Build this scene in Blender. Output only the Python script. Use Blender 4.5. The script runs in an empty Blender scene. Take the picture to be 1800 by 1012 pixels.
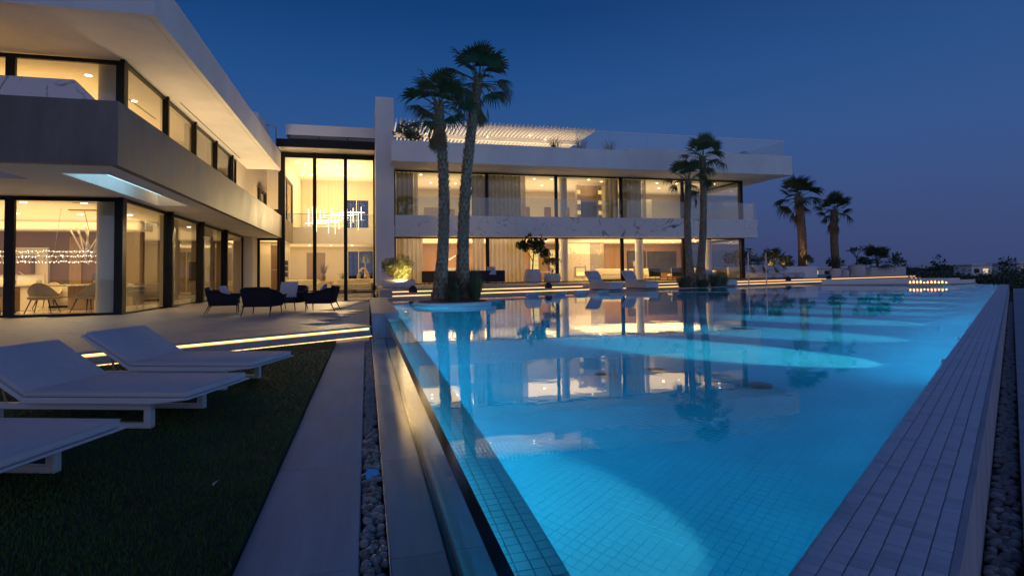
import bpy, bmesh, math, random
import numpy as np
from mathutils import Matrix, Vector
random.seed(7); RNG = np.random.default_rng(7)
R = math.radians; PI = math.pi
SC = bpy.context.scene; COL = SC.collection
S = 0.75                                   # layout units -> metres (applied to everything at the very end)

# ------------------------------------------------------------------ camera, sky, exposure
cam_d = bpy.data.cameras.new('camera'); cam = bpy.data.objects.new('camera', cam_d); COL.objects.link(cam)
cam_d.sensor_width = 36; cam_d.lens = 20.0; cam_d.clip_start = 0.05; cam_d.clip_end = 6000
cam_d.shift_y = -59.7 / 1800
ROLL, PITCH, YAW = math.atan(.0128), R(2.0), math.atan(.2563 * math.cos(R(2.0)))
cam.matrix_world = (Matrix.Translation((0, 0, 1.48 * S)) @ Matrix.Rotation(-YAW, 4, 'Z')
                    @ Matrix.Rotation(PI / 2 + PITCH, 4, 'X') @ Matrix.Rotation(-ROLL, 4, 'Z'))
SC.camera = cam
SC.view_settings.view_transform = 'Standard'; SC.view_settings.look = 'None'
SC.view_settings.exposure = 0.15; SC.view_settings.gamma = 1; SC.view_settings.use_curve_mapping = False
cy = SC.cycles
cy.max_bounces = 14; cy.diffuse_bounces = 4; cy.glossy_bounces = 5; cy.transmission_bounces = 10
cy.transparent_max_bounces = 24; cy.volume_bounces = 0
cy.sample_clamp_indirect = 4; cy.sample_clamp_direct = 0; cy.caustics_reflective = False; cy.caustics_refractive = True
cy.use_denoising = True; cy.use_light_tree = True

def lin(r, g, b):
    f = lambda c: c / 12.92 if c <= .04045 else ((c + .055) / 1.055) ** 2.4
    return (f(r / 255), f(g / 255), f(b / 255), 1)

world = bpy.data.worlds.new('World'); SC.world = world; world.use_nodes = True
nt = world.node_tree; nt.nodes.clear()
def N(t, **kw):
    n = nt.nodes.new(t)
    for k, v in kw.items(): setattr(n, k, v)
    return n
out = N('ShaderNodeOutputWorld'); bg = N('ShaderNodeBackground'); tc = N('ShaderNodeTexCoord')
sep = N('ShaderNodeSeparateXYZ'); nt.links.new(tc.outputs['Generated'], sep.inputs[0])
ramp = N('ShaderNodeValToRGB'); nt.links.new(sep.outputs['Z'], ramp.inputs[0])
cr = ramp.color_ramp; cr.elements[0].position = 0; cr.elements[0].color = lin(54, 57, 90)
cr.elements[1].position = 1; cr.elements[1].color = lin(11, 40, 88)
for p, c in ((.04, (57, 63, 100)), (.12, (58, 75, 119)), (.22, (47, 81, 134)), (.32, (32, 74, 130)), (.42, (18, 59, 113)), (.6, (12, 48, 98))):
    e = cr.elements.new(p); e.color = lin(*c)
# afterglow: the western sky (behind the camera) is paler and rosier near the horizon
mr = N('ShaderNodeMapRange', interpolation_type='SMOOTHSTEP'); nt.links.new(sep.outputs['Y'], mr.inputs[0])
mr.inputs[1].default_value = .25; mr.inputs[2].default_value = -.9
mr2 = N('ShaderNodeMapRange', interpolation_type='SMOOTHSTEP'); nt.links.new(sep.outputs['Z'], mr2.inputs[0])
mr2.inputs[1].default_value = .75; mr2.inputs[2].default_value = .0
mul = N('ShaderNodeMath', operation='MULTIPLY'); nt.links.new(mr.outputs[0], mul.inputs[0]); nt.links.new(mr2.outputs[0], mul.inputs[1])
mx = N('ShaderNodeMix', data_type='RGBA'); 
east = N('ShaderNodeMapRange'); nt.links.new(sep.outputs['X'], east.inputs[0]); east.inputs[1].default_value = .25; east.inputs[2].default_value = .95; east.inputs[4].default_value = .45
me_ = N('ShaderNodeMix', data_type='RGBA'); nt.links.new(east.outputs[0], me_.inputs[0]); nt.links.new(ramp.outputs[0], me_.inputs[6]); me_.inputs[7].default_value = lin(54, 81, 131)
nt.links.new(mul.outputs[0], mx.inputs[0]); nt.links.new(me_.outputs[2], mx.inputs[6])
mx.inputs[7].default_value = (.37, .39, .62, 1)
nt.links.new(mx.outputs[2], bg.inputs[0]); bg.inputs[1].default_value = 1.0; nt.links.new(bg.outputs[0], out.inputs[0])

# ------------------------------------------------------------------ materials
def mat(name, col, rough=.6, noise=None, bump=None, spec=.5, metal=0, emit=None, estr=0, coat=0):
    """noise=(scale, amount, stretch xyz)  bump=(scale, strength, stretch)"""
    m = bpy.data.materials.new(name); m.use_nodes = True
    t = m.node_tree; b = t.nodes['Principled BSDF']
    b.inputs['Base Color'].default_value = (*col, 1); b.inputs['Roughness'].default_value = rough
    b.inputs['Specular IOR Level'].default_value = spec; b.inputs['Metallic'].default_value = metal
    b.inputs['Coat Weight'].default_value = coat
    if emit: b.inputs['Emission Color'].default_value = (*emit, 1); b.inputs['Emission Strength'].default_value = estr
    def coords(stretch):
        c = t.nodes.new('ShaderNodeTexCoord'); g = t.nodes.new('ShaderNodeMapping'); g.inputs['Scale'].default_value = stretch
        t.links.new(c.outputs['Object'], g.inputs[0]); return g
    if noise:
        sc, am, st = noise; g = coords(st); n = t.nodes.new('ShaderNodeTexNoise'); n.inputs['Scale'].default_value = sc
        n.inputs['Detail'].default_value = 6; n.inputs['Roughness'].default_value = .62; t.links.new(g.outputs[0], n.inputs[0])
        mp = t.nodes.new('ShaderNodeMapRange'); mp.inputs[1].default_value = .28; mp.inputs[2].default_value = .72
        mp.inputs[3].default_value = 1 - am; mp.inputs[4].default_value = 1 + am; t.links.new(n.outputs['Fac'], mp.inputs[0])
        x = t.nodes.new('ShaderNodeVectorMath'); x.operation = 'SCALE'; x.inputs[0].default_value = col
        t.links.new(mp.outputs[0], x.inputs['Scale']); t.links.new(x.outputs[0], b.inputs['Base Color'])
        rr = t.nodes.new('ShaderNodeMapRange'); rr.inputs[3].default_value = max(.02, rough * .8); rr.inputs[4].default_value = min(1, rough * 1.2)
        t.links.new(n.outputs['Fac'], rr.inputs[0]); t.links.new(rr.outputs[0], b.inputs['Roughness'])
    if bump:
        sc, am, st = bump; g = coords(st); n = t.nodes.new('ShaderNodeTexNoise'); n.inputs['Scale'].default_value = sc
        n.inputs['Detail'].default_value = 4; t.links.new(g.outputs[0], n.inputs[0])
        bp = t.nodes.new('ShaderNodeBump'); bp.inputs['Strength'].default_value = am; bp.inputs['Distance'].default_value = .02
        t.links.new(n.outputs['Fac'], bp.inputs['Height']); t.links.new(bp.outputs[0], b.inputs['Normal'])
    return m
O1 = (1, 1, 1)
def emit(name, col, s):
    m = bpy.data.materials.new(name); m.use_nodes = True; t = m.node_tree; t.nodes.clear()
    e = t.nodes.new('ShaderNodeEmission'); o = t.nodes.new('ShaderNodeOutputMaterial'); e.inputs[0].default_value = (*col, 1); e.inputs[1].default_value = s
    t.links.new(e.outputs[0], o.inputs[0]); return m
def thin_glass(name, tint=(.93, .95, .93), ior=1.5, rough=0.0):
    """pane: clear transmission plus a mirror share that rises at grazing angles (Schlick), alike from both sides"""
    m = bpy.data.materials.new(name); m.use_nodes = True; t = m.node_tree; t.nodes.clear()
    o = t.nodes.new('ShaderNodeOutputMaterial'); a = t.nodes.new('ShaderNodeBsdfTransparent'); g = t.nodes.new('ShaderNodeBsdfGlossy')
    x = t.nodes.new('ShaderNodeMixShader'); a.inputs[0].default_value = (*tint, 1); g.inputs['Roughness'].default_value = rough
    ge = t.nodes.new('ShaderNodeNewGeometry'); d = t.nodes.new('ShaderNodeVectorMath'); d.operation = 'DOT_PRODUCT'
    t.links.new(ge.outputs['Normal'], d.inputs[0]); t.links.new(ge.outputs['Incoming'], d.inputs[1])
    def mth(op, a_, b_=None):
        n = t.nodes.new('ShaderNodeMath'); n.operation = op
        for i, v in enumerate((a_, b_)):
            if v is None: continue
            if hasattr(v, 'is_linked'): t.links.new(v, n.inputs[i])
            else: n.inputs[i].default_value = v
        return n.outputs[0]
    r0 = ((ior - 1) / (ior + 1)) ** 2
    c = mth('ABSOLUTE', d.outputs['Value']); p = mth('POWER', mth('SUBTRACT', 1.0, c), 5.0); f = mth('ADD', mth('MULTIPLY', p, 1 - r0), r0)
    t.links.new(f, x.inputs[0]); t.links.new(a.outputs[0], x.inputs[1]); t.links.new(g.outputs[0], x.inputs[2]); t.links.new(x.outputs[0], o.inputs[0])
    return m
def marble(name, base, vein, scale=1., amt=.8, rough=.25, stretch=(1, 1, 1)):
    m = mat(name, base, rough); t = m.node_tree; b = t.nodes['Principled BSDF']
    c = t.nodes.new('ShaderNodeTexCoord'); g = t.nodes.new('ShaderNodeMapping'); g.inputs['Scale'].default_value = stretch
    g.inputs['Rotation'].default_value = (.3, .75, .2); t.links.new(c.outputs['Object'], g.inputs[0])
    prev = None
    for sc, w, a in ((.42 * scale, .017, amt), (1.25 * scale, .017, amt * .65)):
        n = t.nodes.new('ShaderNodeTexNoise'); n.inputs['Scale'].default_value = sc; n.inputs['Detail'].default_value = 5
        n.inputs['Roughness'].default_value = .5; n.inputs['Distortion'].default_value = .6; t.links.new(g.outputs[0], n.inputs[0])
        s1 = t.nodes.new('ShaderNodeMath'); s1.operation = 'SUBTRACT'; s1.inputs[1].default_value = .5; t.links.new(n.outputs['Fac'], s1.inputs[0])
        s2 = t.nodes.new('ShaderNodeMath'); s2.operation = 'ABSOLUTE'; t.links.new(s1.outputs[0], s2.inputs[0])
        r = t.nodes.new('ShaderNodeMapRange'); r.interpolation_type = 'SMOOTHSTEP'; r.inputs[1].default_value = 0; r.inputs[2].default_value = w
        r.inputs[3].default_value = a; r.inputs[4].default_value = 0; t.links.new(s2.outputs[0], r.inputs[0])
        # break the veins up
        n2 = t.nodes.new('ShaderNodeTexNoise'); n2.inputs['Scale'].default_value = sc * 1.7; t.links.new(g.outputs[0], n2.inputs[0])
        r2 = t.nodes.new('ShaderNodeMapRange'); r2.inputs[1].default_value = .45; r2.inputs[2].default_value = .62; t.links.new(n2.outputs['Fac'], r2.inputs[0])
        p = t.nodes.new('ShaderNodeMath'); p.operation = 'MULTIPLY'; t.links.new(r.outputs[0], p.inputs[0]); t.links.new(r2.outputs[0], p.inputs[1])
        if prev:
            q = t.nodes.new('ShaderNodeMath'); q.operation = 'MAXIMUM'; t.links.new(prev.outputs[0], q.inputs[0]); t.links.new(p.outputs[0], q.inputs[1]); prev = q
        else: prev = p
    x = t.nodes.new('ShaderNodeMix'); x.data_type = 'RGBA'; x.inputs[6].default_value = (*base, 1); x.inputs[7].default_value = (*vein, 1)
    t.links.new(prev.outputs[0], x.inputs[0]); t.links.new(x.outputs[2], b.inputs['Base Color'])
    return m
M = {}
M['white'] = mat('white_render', (.81, .80, .785), .75, (.7, .10, (1, 1, .35)), (40, .05, O1))
M['cream'] = mat('cream_wall', (.70, .64, .55), .8, (.6, .05, O1))
M['micro'] = mat('microcement', (.185, .15, .13), .6, (1.3, .42, (1, 1, .30)), (9, .08, O1))
M['marble'] = marble('white_marble', (.72, .70, .69), (.055, .055, .075), 1.1, .95)
M['marble_warm'] = marble('fireplace_marble', (.68, .62, .55), (.16, .12, .09), 2.6, .9)
M['grey_stone'] = marble('grey_stone', (.30, .27, .25), (.62, .60, .57), 1.6, .8)
M['travertine'] = mat('travertine', (.37, .395, .44), .72, (1.3, .22, (5, .6, 1)), (14, .10, (3, .6, 1)), spec=.22)
M['ledge_stone'] = mat('ledge_stone', (.37, .36, .34), .16, (1.1, .25, (4, .6, 1)), (5, .02, (3, .6, 1)))
M['paver'] = mat('patio_stone', (.46, .40, .35), .5, (1.6, .22, (1, 4, 1)), (20, .08, (1, 4, 1)))
M['deck'] = mat('deck_stone', (.40, .36, .33), .55, (1.4, .16, (.6, 4, 1)), (18, .06, O1))
M['black'] = mat('black_metal', (.010, .010, .011), .45, spec=.25)
M['steel'] = mat('brushed_steel', (.45, .45, .46), .3, metal=1)
M['tile'] = mat('pale_mosaic', (.60, .63, .68), .4, (3, .14, O1), (60, .05, O1))
M['grout'] = mat('dark_grout', (.40, .41, .45), .85)
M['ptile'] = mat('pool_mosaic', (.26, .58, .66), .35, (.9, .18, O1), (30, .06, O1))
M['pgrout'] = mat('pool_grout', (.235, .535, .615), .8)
M['pebble'] = mat('river_pebble', (.24, .235, .24), .5, (7, .3, O1))
M['grass'] = mat('lawn_blade', (.045, .115, .016), .7, (1.5, .3, O1))
M['turf'] = mat('turf_base', (.028, .048, .016), .95, (3, .5, O1))
M['earth'] = mat('dark_earth', (.030, .028, .025), .95, (.05, .5, O1))
M['bark'] = mat('palm_bark', (.21, .125, .075), .9, (6, .5, (1, 1, .5)), (18, .5, O1))
M['boot'] = mat('leaf_base', (.32, .21, .14), .85, (5, .5, O1))
M['frond'] = mat('palm_leaf', (.065, .088, .030), .5, (3, .4, O1))
M['dead'] = mat('dry_palm_leaf', (.22, .125, .06), .75, (3, .4, O1))
M['leaf'] = mat('glossy_leaf', (.040, .070, .022), .4, (4, .4, O1))
M['leaf2'] = mat('shrub_leaf', (.085, .095, .035), .55, (4, .4, O1))
M['blade'] = mat('ornamental_grass', (.11, .105, .045), .6, (4, .4, O1))
M['stem'] = mat('woody_stem', (.08, .055, .04), .85, (8, .3, O1))
M['navy'] = mat('navy_rope', (.018, .018, .030), .8, (30, .3, O1))
M['navy_cush'] = mat('navy_cushion', (.026, .026, .040), .9, (20, .2, O1), (160, .1, O1))
M['pillow'] = mat('pale_cushion', (.50, .50, .53), .9, (10, .08, O1), (120, .12, O1))
M['lounge'] = mat('lounger_frame', (.66, .66, .68), .45)
M['mesh'] = mat('lounger_fabric', (.56, .55, .57), .85, (12, .05, O1), (220, .08, O1))
M['tan'] = mat('tan_panel', (.40, .24, .13), .45, (.9, .12, (1, 1, .4)))
M['brown'] = mat('brown_panel', (.20, .125, .08), .45, (.9, .16, (1, 1, .3)))
M['taupe'] = mat('taupe_panel', (.34, .26, .20), .6, (.7, .08, O1))
M['floor_in'] = mat('polished_floor', (.48, .41, .33), .18, (.6, .15, O1))
M['ceiling'] = mat('ceiling_paint', (.78, .74, .68), .85, (.4, .02, O1))
M['sofa'] = mat('ivory_upholstery', (.66, .60, .50), .9, (8, .06, O1))
M['dchair'] = mat('tan_upholstery', (.56, .47, .37), .85, (10, .12, O1))
M['wood'] = mat('oak_veneer', (.38, .25, .14), .45, (3, .25, (8, 1, 1)))
M['dark_art'] = mat('dark_canvas', (.05, .045, .04), .5, (2, .7, O1))
M['sculpt'] = mat('ochre_sculpture', (.55, .42, .14), .3)
M['pot'] = mat('white_pot', (.58, .57, .58), .6, (5, .05, O1))
M['soil'] = mat('planter_soil', (.06, .05, .04), .95, (20, .5, O1))
M['rubber'] = mat('dark_seal', (.008, .008, .009), .12)
M['pond'] = mat('still_black_water', (.006, .007, .008), .02, spec=.6)
M['drain'] = mat('drain_cover', (.05, .06, .07), .5)
M['glass'] = thin_glass('window_glass', (.90, .91, .87), 1.5)
M['rail_glass'] = thin_glass('balustrade_glass', (.88, .92, .91), 1.75)
M['acrylic'] = thin_glass('acrylic_wall', (.94, .98, .99), 1.28)
M['mirror'] = mat('dark_glass', (.02, .025, .03), .05)
M['led'] = emit('warm_led', (1, .55, .18), 2.8)
M['led_cool'] = emit('cool_led', (.45, .85, 1.0), 2.2)
M['bulb'] = emit('downlight_glow', (1, .78, .48), 14)
M['tube'] = emit('chandelier_tube', (1, .83, .58), 4)
M['crystal'] = emit('crystal_point', (1, .9, .82), 5)
M['shelf_glow'] = emit('shelf_glow', (1, .68, .22), 1.1)
M['flame'] = emit('flame', (1, .42, .13), 3.2)
M['uplight'] = emit('uplight_lens', (1, .72, .35), 12)
M['far_light'] = emit('far_window_light', (1, .75, .5), .7)
M['bluelamp'] = emit('blue_lens', (.02, .12, .5), .35)
# sheer curtain: part diffuse, part see-through
def sheer(name, col, dens):
    m = bpy.data.materials.new(name); m.use_nodes = True; t = m.node_tree; t.nodes.clear()
    o = t.nodes.new('ShaderNodeOutputMaterial'); d = t.nodes.new('ShaderNodeBsdfDiffuse'); l = t.nodes.new('ShaderNodeBsdfTranslucent')
    a = t.nodes.new('ShaderNodeBsdfTransparent'); x1 = t.nodes.new('ShaderNodeMixShader'); x2 = t.nodes.new('ShaderNodeMixShader')
    d.inputs[0].default_value = (*col, 1); l.inputs[0].default_value = (*col, 1); x1.inputs[0].default_value = .5; x2.inputs[0].default_value = dens
    t.links.new(d.outputs[0], x1.inputs[1]); t.links.new(l.outputs[0], x1.inputs[2]); t.links.new(a.outputs[0], x2.inputs[1]); t.links.new(x1.outputs[0], x2.inputs[2]); t.links.new(x2.outputs[0], o.inputs[0])
    return m
M['sheer'] = sheer('sheer_curtain', (.46, .43, .38), .90)
M['drape'] = sheer('grey_curtain', (.17, .19, .20), .97)
# pool water: real refraction, absorption in the volume, barely rippled
def water_mat():
    m = bpy.data.materials.new('pool_water'); m.use_nodes = True; t = m.node_tree; t.nodes.clear()
    o = t.nodes.new('ShaderNodeOutputMaterial'); g = t.nodes.new('ShaderNodeBsdfGlass'); g.inputs['IOR'].default_value = 1.333; g.inputs['Roughness'].default_value = 0.0
    v = t.nodes.new('ShaderNodeVolumeAbsorption'); v.inputs[0].default_value = (.0, .84, .95, 1); v.inputs[1].default_value = .52 / S
    c = t.nodes.new('ShaderNodeTexCoord'); mp = t.nodes.new('ShaderNodeMapping'); mp.inputs['Scale'].default_value = (1, 1, 0)
    n = t.nodes.new('ShaderNodeTexNoise'); n.inputs['Scale'].default_value = 3.0; n.inputs['Detail'].default_value = 3
    b = t.nodes.new('ShaderNodeBump'); b.inputs['Strength'].default_value = .02; b.inputs['Distance'].default_value = .05
    t.links.new(c.outputs['Object'], mp.inputs[0]); t.links.new(mp.outputs[0], n.inputs[0]); t.links.new(n.outputs['Fac'], b.inputs['Height']); t.links.new(b.outputs[0], g.inputs['Normal'])
    t.links.new(g.outputs[0], o.inputs[0]); t.links.new(v.outputs[0], o.inputs['Volume']); return m
M['water'] = water_mat()

# ------------------------------------------------------------------ mesh helpers
class MB:
    def __init__(s): s.v = []; s.f = []
    def add(s, verts, faces):
        o = len(s.v); s.v += [tuple(p) for p in verts]; s.f += [tuple(o + i for i in f) for f in faces]; return s
    def box(s, x0, x1, y0, y1, z0, z1, mtx=None):
        vs = [(x0, y0, z0), (x1, y0, z0), (x1, y1, z0), (x0, y1, z0), (x0, y0, z1), (x1, y0, z1), (x1, y1, z1), (x0, y1, z1)]
        if mtx: vs = [mtx @ Vector(p) for p in vs]
        return s.add(vs, [(0, 3, 2, 1), (4, 5, 6, 7), (0, 1, 5, 4), (1, 2, 6, 5), (2, 3, 7, 6), (3, 0, 4, 7)])
    def prism(s, poly, z0, z1, axis='z', mtx=None):
        n = len(poly)
        if axis == 'z': a = [(x, y, z0) for x, y in poly]; b = [(x, y, z1) for x, y in poly]
        elif axis == 'y': a = [(x, z1, y) for x, y in poly]; b = [(x, z0, y) for x, y in poly]
        else: a = [(z0, x, y) for x, y in poly]; b = [(z1, x, y) for x, y in poly]
        vs = a + b
        if mtx: vs = [mtx @ Vector(p) for p in vs]
        return s.add(vs, [tuple(range(n - 1, -1, -1)), tuple(range(n, 2 * n))] + [(i, (i + 1) % n, n + (i + 1) % n, n + i) for i in range(n)])
    def tube(s, pts, rad, n=8, cap=True):
        pts = [Vector(p) for p in pts]; k = len(pts)
        if not hasattr(rad, '__len__'): rad = [rad] * k
        vs = []; 
        for i, p in enumerate(pts):
            d = (pts[min(i + 1, k - 1)] - pts[max(i - 1, 0)]).normalized()
            a = d.cross(Vector((0, 0, 1)) if abs(d.z) < .95 else Vector((1, 0, 0))).normalized(); b = d.cross(a)
            vs += [p + (a * math.cos(2 * PI * j / n) + b * math.sin(2 * PI * j / n)) * rad[i] for j in range(n)]
        fs = [(i * n + j, i * n + (j + 1) % n, (i + 1) * n + (j + 1) % n, (i + 1) * n + j) for i in range(k - 1) for j in range(n)]
        if cap: fs += [tuple(range(n - 1, -1, -1)), tuple(range((k - 1) * n, k * n))]
        return s.add(vs, fs)
    def lathe(s, prof, n=24, c=(0, 0, 0), sx=1, sy=1):
        vs = [(c[0] + r * sx * math.cos(2 * PI * j / n), c[1] + r * sy * math.sin(2 * PI * j / n), c[2] + z) for r, z in prof for j in range(n)]
        k = len(prof); fs = [(i * n + j, i * n + (j + 1) % n, (i + 1) * n + (j + 1) % n, (i + 1) * n + j) for i in range(k - 1) for j in range(n)]
        fs += [tuple(range(n - 1, -1, -1)), tuple(range((k - 1) * n, k * n))]
        return s.add(vs, fs)
    def grid(s, fn, nu, nv):
        vs = [fn(i / nu, j / nv) for i in range(nu + 1) for j in range(nv + 1)]
        return s.add(vs, [(i * (nv + 1) + j, (i + 1) * (nv + 1) + j, (i + 1) * (nv + 1) + j + 1, i * (nv + 1) + j + 1) for i in range(nu) for j in range(nv)])
    def mesh(s, name, m, smooth=False, bevel=0):
        me = bpy.data.meshes.new(name); me.from_pydata(s.v, [], s.f)
        if bevel or smooth:
            bm = bmesh.new(); bm.from_mesh(me); bmesh.ops.recalc_face_normals(bm, faces=bm.faces)
            if bevel: bmesh.ops.bevel(bm, geom=bm.edges[:], offset=bevel, segments=2 if bevel > .02 else 1, affect='EDGES', profile=.5)
            bm.to_mesh(me); bm.free()
        if smooth:
            me.polygons.foreach_set('use_smooth', [True] * len(me.polygons))
            me.set_sharp_from_angle(angle=R(40))
        me.materials.append(M[m] if isinstance(m, str) else m); me.update(); return me
    def build(s, name, m, parent=None, smooth=False, bevel=0, kind=None, world=True):
        return put(name, s.mesh(name, m, smooth, bevel), parent, kind, world)
def put(name, me, parent=None, kind=None, world=False, loc=None, rot=None):
    o = bpy.data.objects.new(name, me); COL.objects.link(o)
    if parent: o.parent = parent
    if loc is not None: o.location = loc
    if rot is not None: o.rotation_euler = rot
    if world and parent is not None and parent.get('fixed'):
        p = parent; off = Vector((0, 0, 0))
        while p: off += p.location; p = p.parent
        o.location = -off
    if kind: o['kind'] = kind
    return o
def thing(name, label, cat, loc=(0, 0, 0), rz=0, group=None, fixed=False):
    """an Empty at the thing's base; fixed=True: its parts are given in scene coordinates (no turn)"""
    o = bpy.data.objects.new(name, None); COL.objects.link(o); o.location = loc; o.rotation_euler = (0, 0, rz); o.empty_display_size = .3
    o['label'] = label; o['category'] = cat
    if group: o['group'] = group
    if fixed: o['fixed'] = True
    return o
def tag(o, label, cat, group=None):
    o['label'] = label; o['category'] = cat
    if group: o['group'] = group
    return o
def dup(src, loc, rz, label, group=None, top=True):
    c = src.copy(); COL.objects.link(c)
    if top:
        c.location = loc; c.rotation_euler = (0, 0, rz); c['label'] = label
        if group: c['group'] = group
    for ch in list(src.children):
        d = dup(ch, None, None, None, None, False); d.parent = c
    return c
def B(*a): return MB().box(*a)
def area(name, loc, sx, sy, power, col, down=True, rot=None):
    l = bpy.data.lights.new(name, 'AREA'); l.shape = 'RECTANGLE'; l.size = sx; l.size_y = sy; l.energy = power; l.color = col
    o = bpy.data.objects.new(name, l); COL.objects.link(o); o.location = loc
    o.rotation_euler = rot if rot else ((0, 0, 0) if down else (PI, 0, 0)); return o
def spot(name, loc, target, power, col, angle, blend=.3, r=.05):
    l = bpy.data.lights.new(name, 'SPOT'); l.energy = power; l.color = col; l.spot_size = angle; l.spot_blend = blend; l.shadow_soft_size = r
    o = bpy.data.objects.new(name, l); COL.objects.link(o); o.location = loc
    o.rotation_euler = (Vector(target) - Vector(loc)).to_track_quat('-Z', 'Y').to_euler(); return o
WARM = (1, .65, .28); WARM2 = (1, .70, .36)
D2 = Vector((.8256, .5642, 0)); N2 = Vector((-.5642, .8256, 0)); W0 = Vector((1.33, 1.62, 0))
D3 = Vector((.941, .339, 0)); N3 = Vector((-.339, .941, 0))
def W(s, n): return W0 + D2 * s + N2 * n          # right pool wall frame: s along it, n into the pool
L1 = lambda x: 25.9 + .36 * x
L2 = lambda x: 26.42 + .36 * x
LB = lambda x: 23.9 + .36 * x
# ------------------------------------------------------------------ ground, lawn, path, patio
B(-3000, 3000, -3000, 3000, -1.6, -1.25).build('ground', 'earth', kind='structure')
Z_LAWN = .05
lawn = MB().prism([(-30, -8), (-.665, -8), (-.665, 13.38), (-30, -6.66)], -1.2, Z_LAWN).build('lawn', 'turf', kind='structure')
# grass blades
nb = 110000
gy = 1.2 + 12.2 * RNG.random(nb) ** 1.5; gx = -.652 - (.75 * gy + .6) * RNG.random(nb)
keep = gy < 13.40 + .6834 * (gx + .665) - .01; gx = gx[keep]; gy = gy[keep]; nb = len(gx)
ang = RNG.random(nb) * 2 * PI; h = .016 + .020 * RNG.random(nb); wd = .0035 + .003 * RNG.random(nb); le = .5 * h * RNG.random(nb); la = RNG.random(nb) * 2 * PI
V = np.zeros((nb, 3, 3), np.float32)
V[:, 0] = np.stack([gx - wd * np.cos(ang), gy - wd * np.sin(ang), np.full(nb, Z_LAWN)], 1)
V[:, 1] = np.stack([gx + wd * np.cos(ang), gy + wd * np.sin(ang), np.full(nb, Z_LAWN)], 1)
V[:, 2] = np.stack([gx + le * np.cos(la), gy + le * np.sin(la), Z_LAWN + h], 1)
me = bpy.data.meshes.new('grass'); me.from_pydata(V.reshape(-1, 3).tolist(), [], np.arange(nb * 3).reshape(-1, 3).tolist()); me.materials.append(M['grass'])
put('grass', me, kind='stuff')

def slab_run(parent, name, x0, x1, ys, z0, z1, m, gap=.006):
    for a, b in zip(ys[:-1], ys[1:]):
        j = random.uniform(-.001, .001)
        c = Vector(((x0 + x1) / 2, (a + b) / 2, 0))
        o = B(x0 - c.x, x1 - c.x, a + gap / 2 - c.y, b - gap / 2 - c.y, z0, z1 + j).build(name, m, parent, bevel=.003, world=False)
        o.location = c + Vector((random.uniform(0, 0), 0, 0)); 
js = [3.05 + 1.64 * k for k in range(-4, 7)] + [13.62]
path = B(-.66, -.04, -4, 13.62, -1.2, -.02).build('path', 'grout', kind='structure')
slab_run(path, 'paving_slab', -.655, -.045, js, -.02, 0, 'travertine')
coping = B(.115, .405, -4, 14.0, -1.2, -.02).build('pool_ledge', 'grout', kind='structure')
slab_run(coping, 'ledge_slab', .115, .405, [3.1 + 1.64 * k for k in range(-4, 7)] + [14.0], -.02, 0, 'ledge_stone')
B(.108, .114, -4, 14.0, -.2, .004).build('edge_trim', 'steel', coping)

# patio (level .31) with slabs, nosing and two light strips towards the lawn
P0 = Vector((.10, 13.86, 0))
def Q(s, n): return P0 + D2 * s + N2 * n
patio_poly = [Q(0, .06)[:2], Q(-22, .06)[:2], (-30, 6), (-30, 60), (.6, 60), (.6, 26.2), (.12, 26.0)]
patio = MB().prism(patio_poly, -1.2, .275).build('patio', 'grout', kind='structure')
def inside(poly, x, y):
    c = False
    for i in range(len(poly)):
        (x1, y1), (x2, y2) = poly[i - 1], poly[i]
        if (y1 > y) != (y2 > y) and x < (x2 - x1) * (y - y1) / (y2 - y1) + x1: c = not c
    return c
slab_me = B(-.815, .815, -.407, .407, 0, .035).mesh('paving_slab', 'paver', bevel=.004)
cnt = 0
for i in range(0, 24):
    for j in range(-14, 16):
        p = Q(-.82 - 1.64 * j + (.82 if i % 2 else 0), .14 + .41 + .82 * i)
        if p.x > .1 - .9 or p.x < -12.5 or p.y > 29 or (p.x < -7.9 and p.y > 21.4): continue
        if p.x < -8.6 - .1 * 0 and p.y > 21.0: continue
        o = put('paving_slab', slab_me, patio, loc=(p.x, p.y, .275 + random.uniform(-.001, .001)), rot=(0, 0, math.atan2(D2.y, D2.x))); cnt += 1
def strip_box(pt, dirv, nrm, s0, s1, n0, n1, z0, z1, mb=None):
    mb = mb or MB(); c = [pt + dirv * s + nrm * n for s, n in ((s0, n0), (s1, n0), (s1, n1), (s0, n1))]
    return mb.prism([(p.x, p.y) for p in c], z0, z1)
strip_box(P0, D2, N2, -22, -.02, -.05, .13, .265, .31).build('nosing', 'paver', patio)
strip_box(P0, D2, N2, -22, -.02, -.02, .045, .07, .205).build('riser', 'paver', patio)
lt = thing('light_strip', 'warm light strip glowing under the patio edge nosing above the lawn', 'light strip', Q(-4, 0) + Vector((0, 0, .2)), fixed=True)
strip_box(P0, D2, N2, -22, -.03, .035, .055, .215, .262).build('diffuser', 'led', lt)
lt = thing('light_strip', 'lower warm light strip lying along the foot of the patio step at the grass', 'light strip', Q(-4, 0) + Vector((0, 0, .06)), fixed=True)
strip_box(P0, D2, N2, -22, .02, .0, .03, .052, .069).build('diffuser', 'led', lt)

# reflecting pond before the atrium
MB().prism([(-5.5, 28.2), (.52, 28.2), (.52, 41.9), (-5.5, 41.9)], .25, .316).build('reflecting_pond', 'pond', kind='structure')
pier = thing('stone_pier', 'low stone pier at the far end of the clear pool wall', 'pier', (.4, 14.1, 0), fixed=True)
B(.13, .74, 14.08, 24.0, -1.2, .53).build('body', 'travertine', pier)
B(.11, .755, 14.06, 24.02, .532, .585).build('cap', 'deck', pier, bevel=.006)
cheek = thing('step_cheek_wall', 'plain stone block closing the left end of the lit terrace steps', 'wall', (.9, 28, .3), fixed=True)
B(.58, 1.12, 26.1, 30.6, .0, .80).build('body', 'paver', cheek, bevel=.01)

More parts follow.
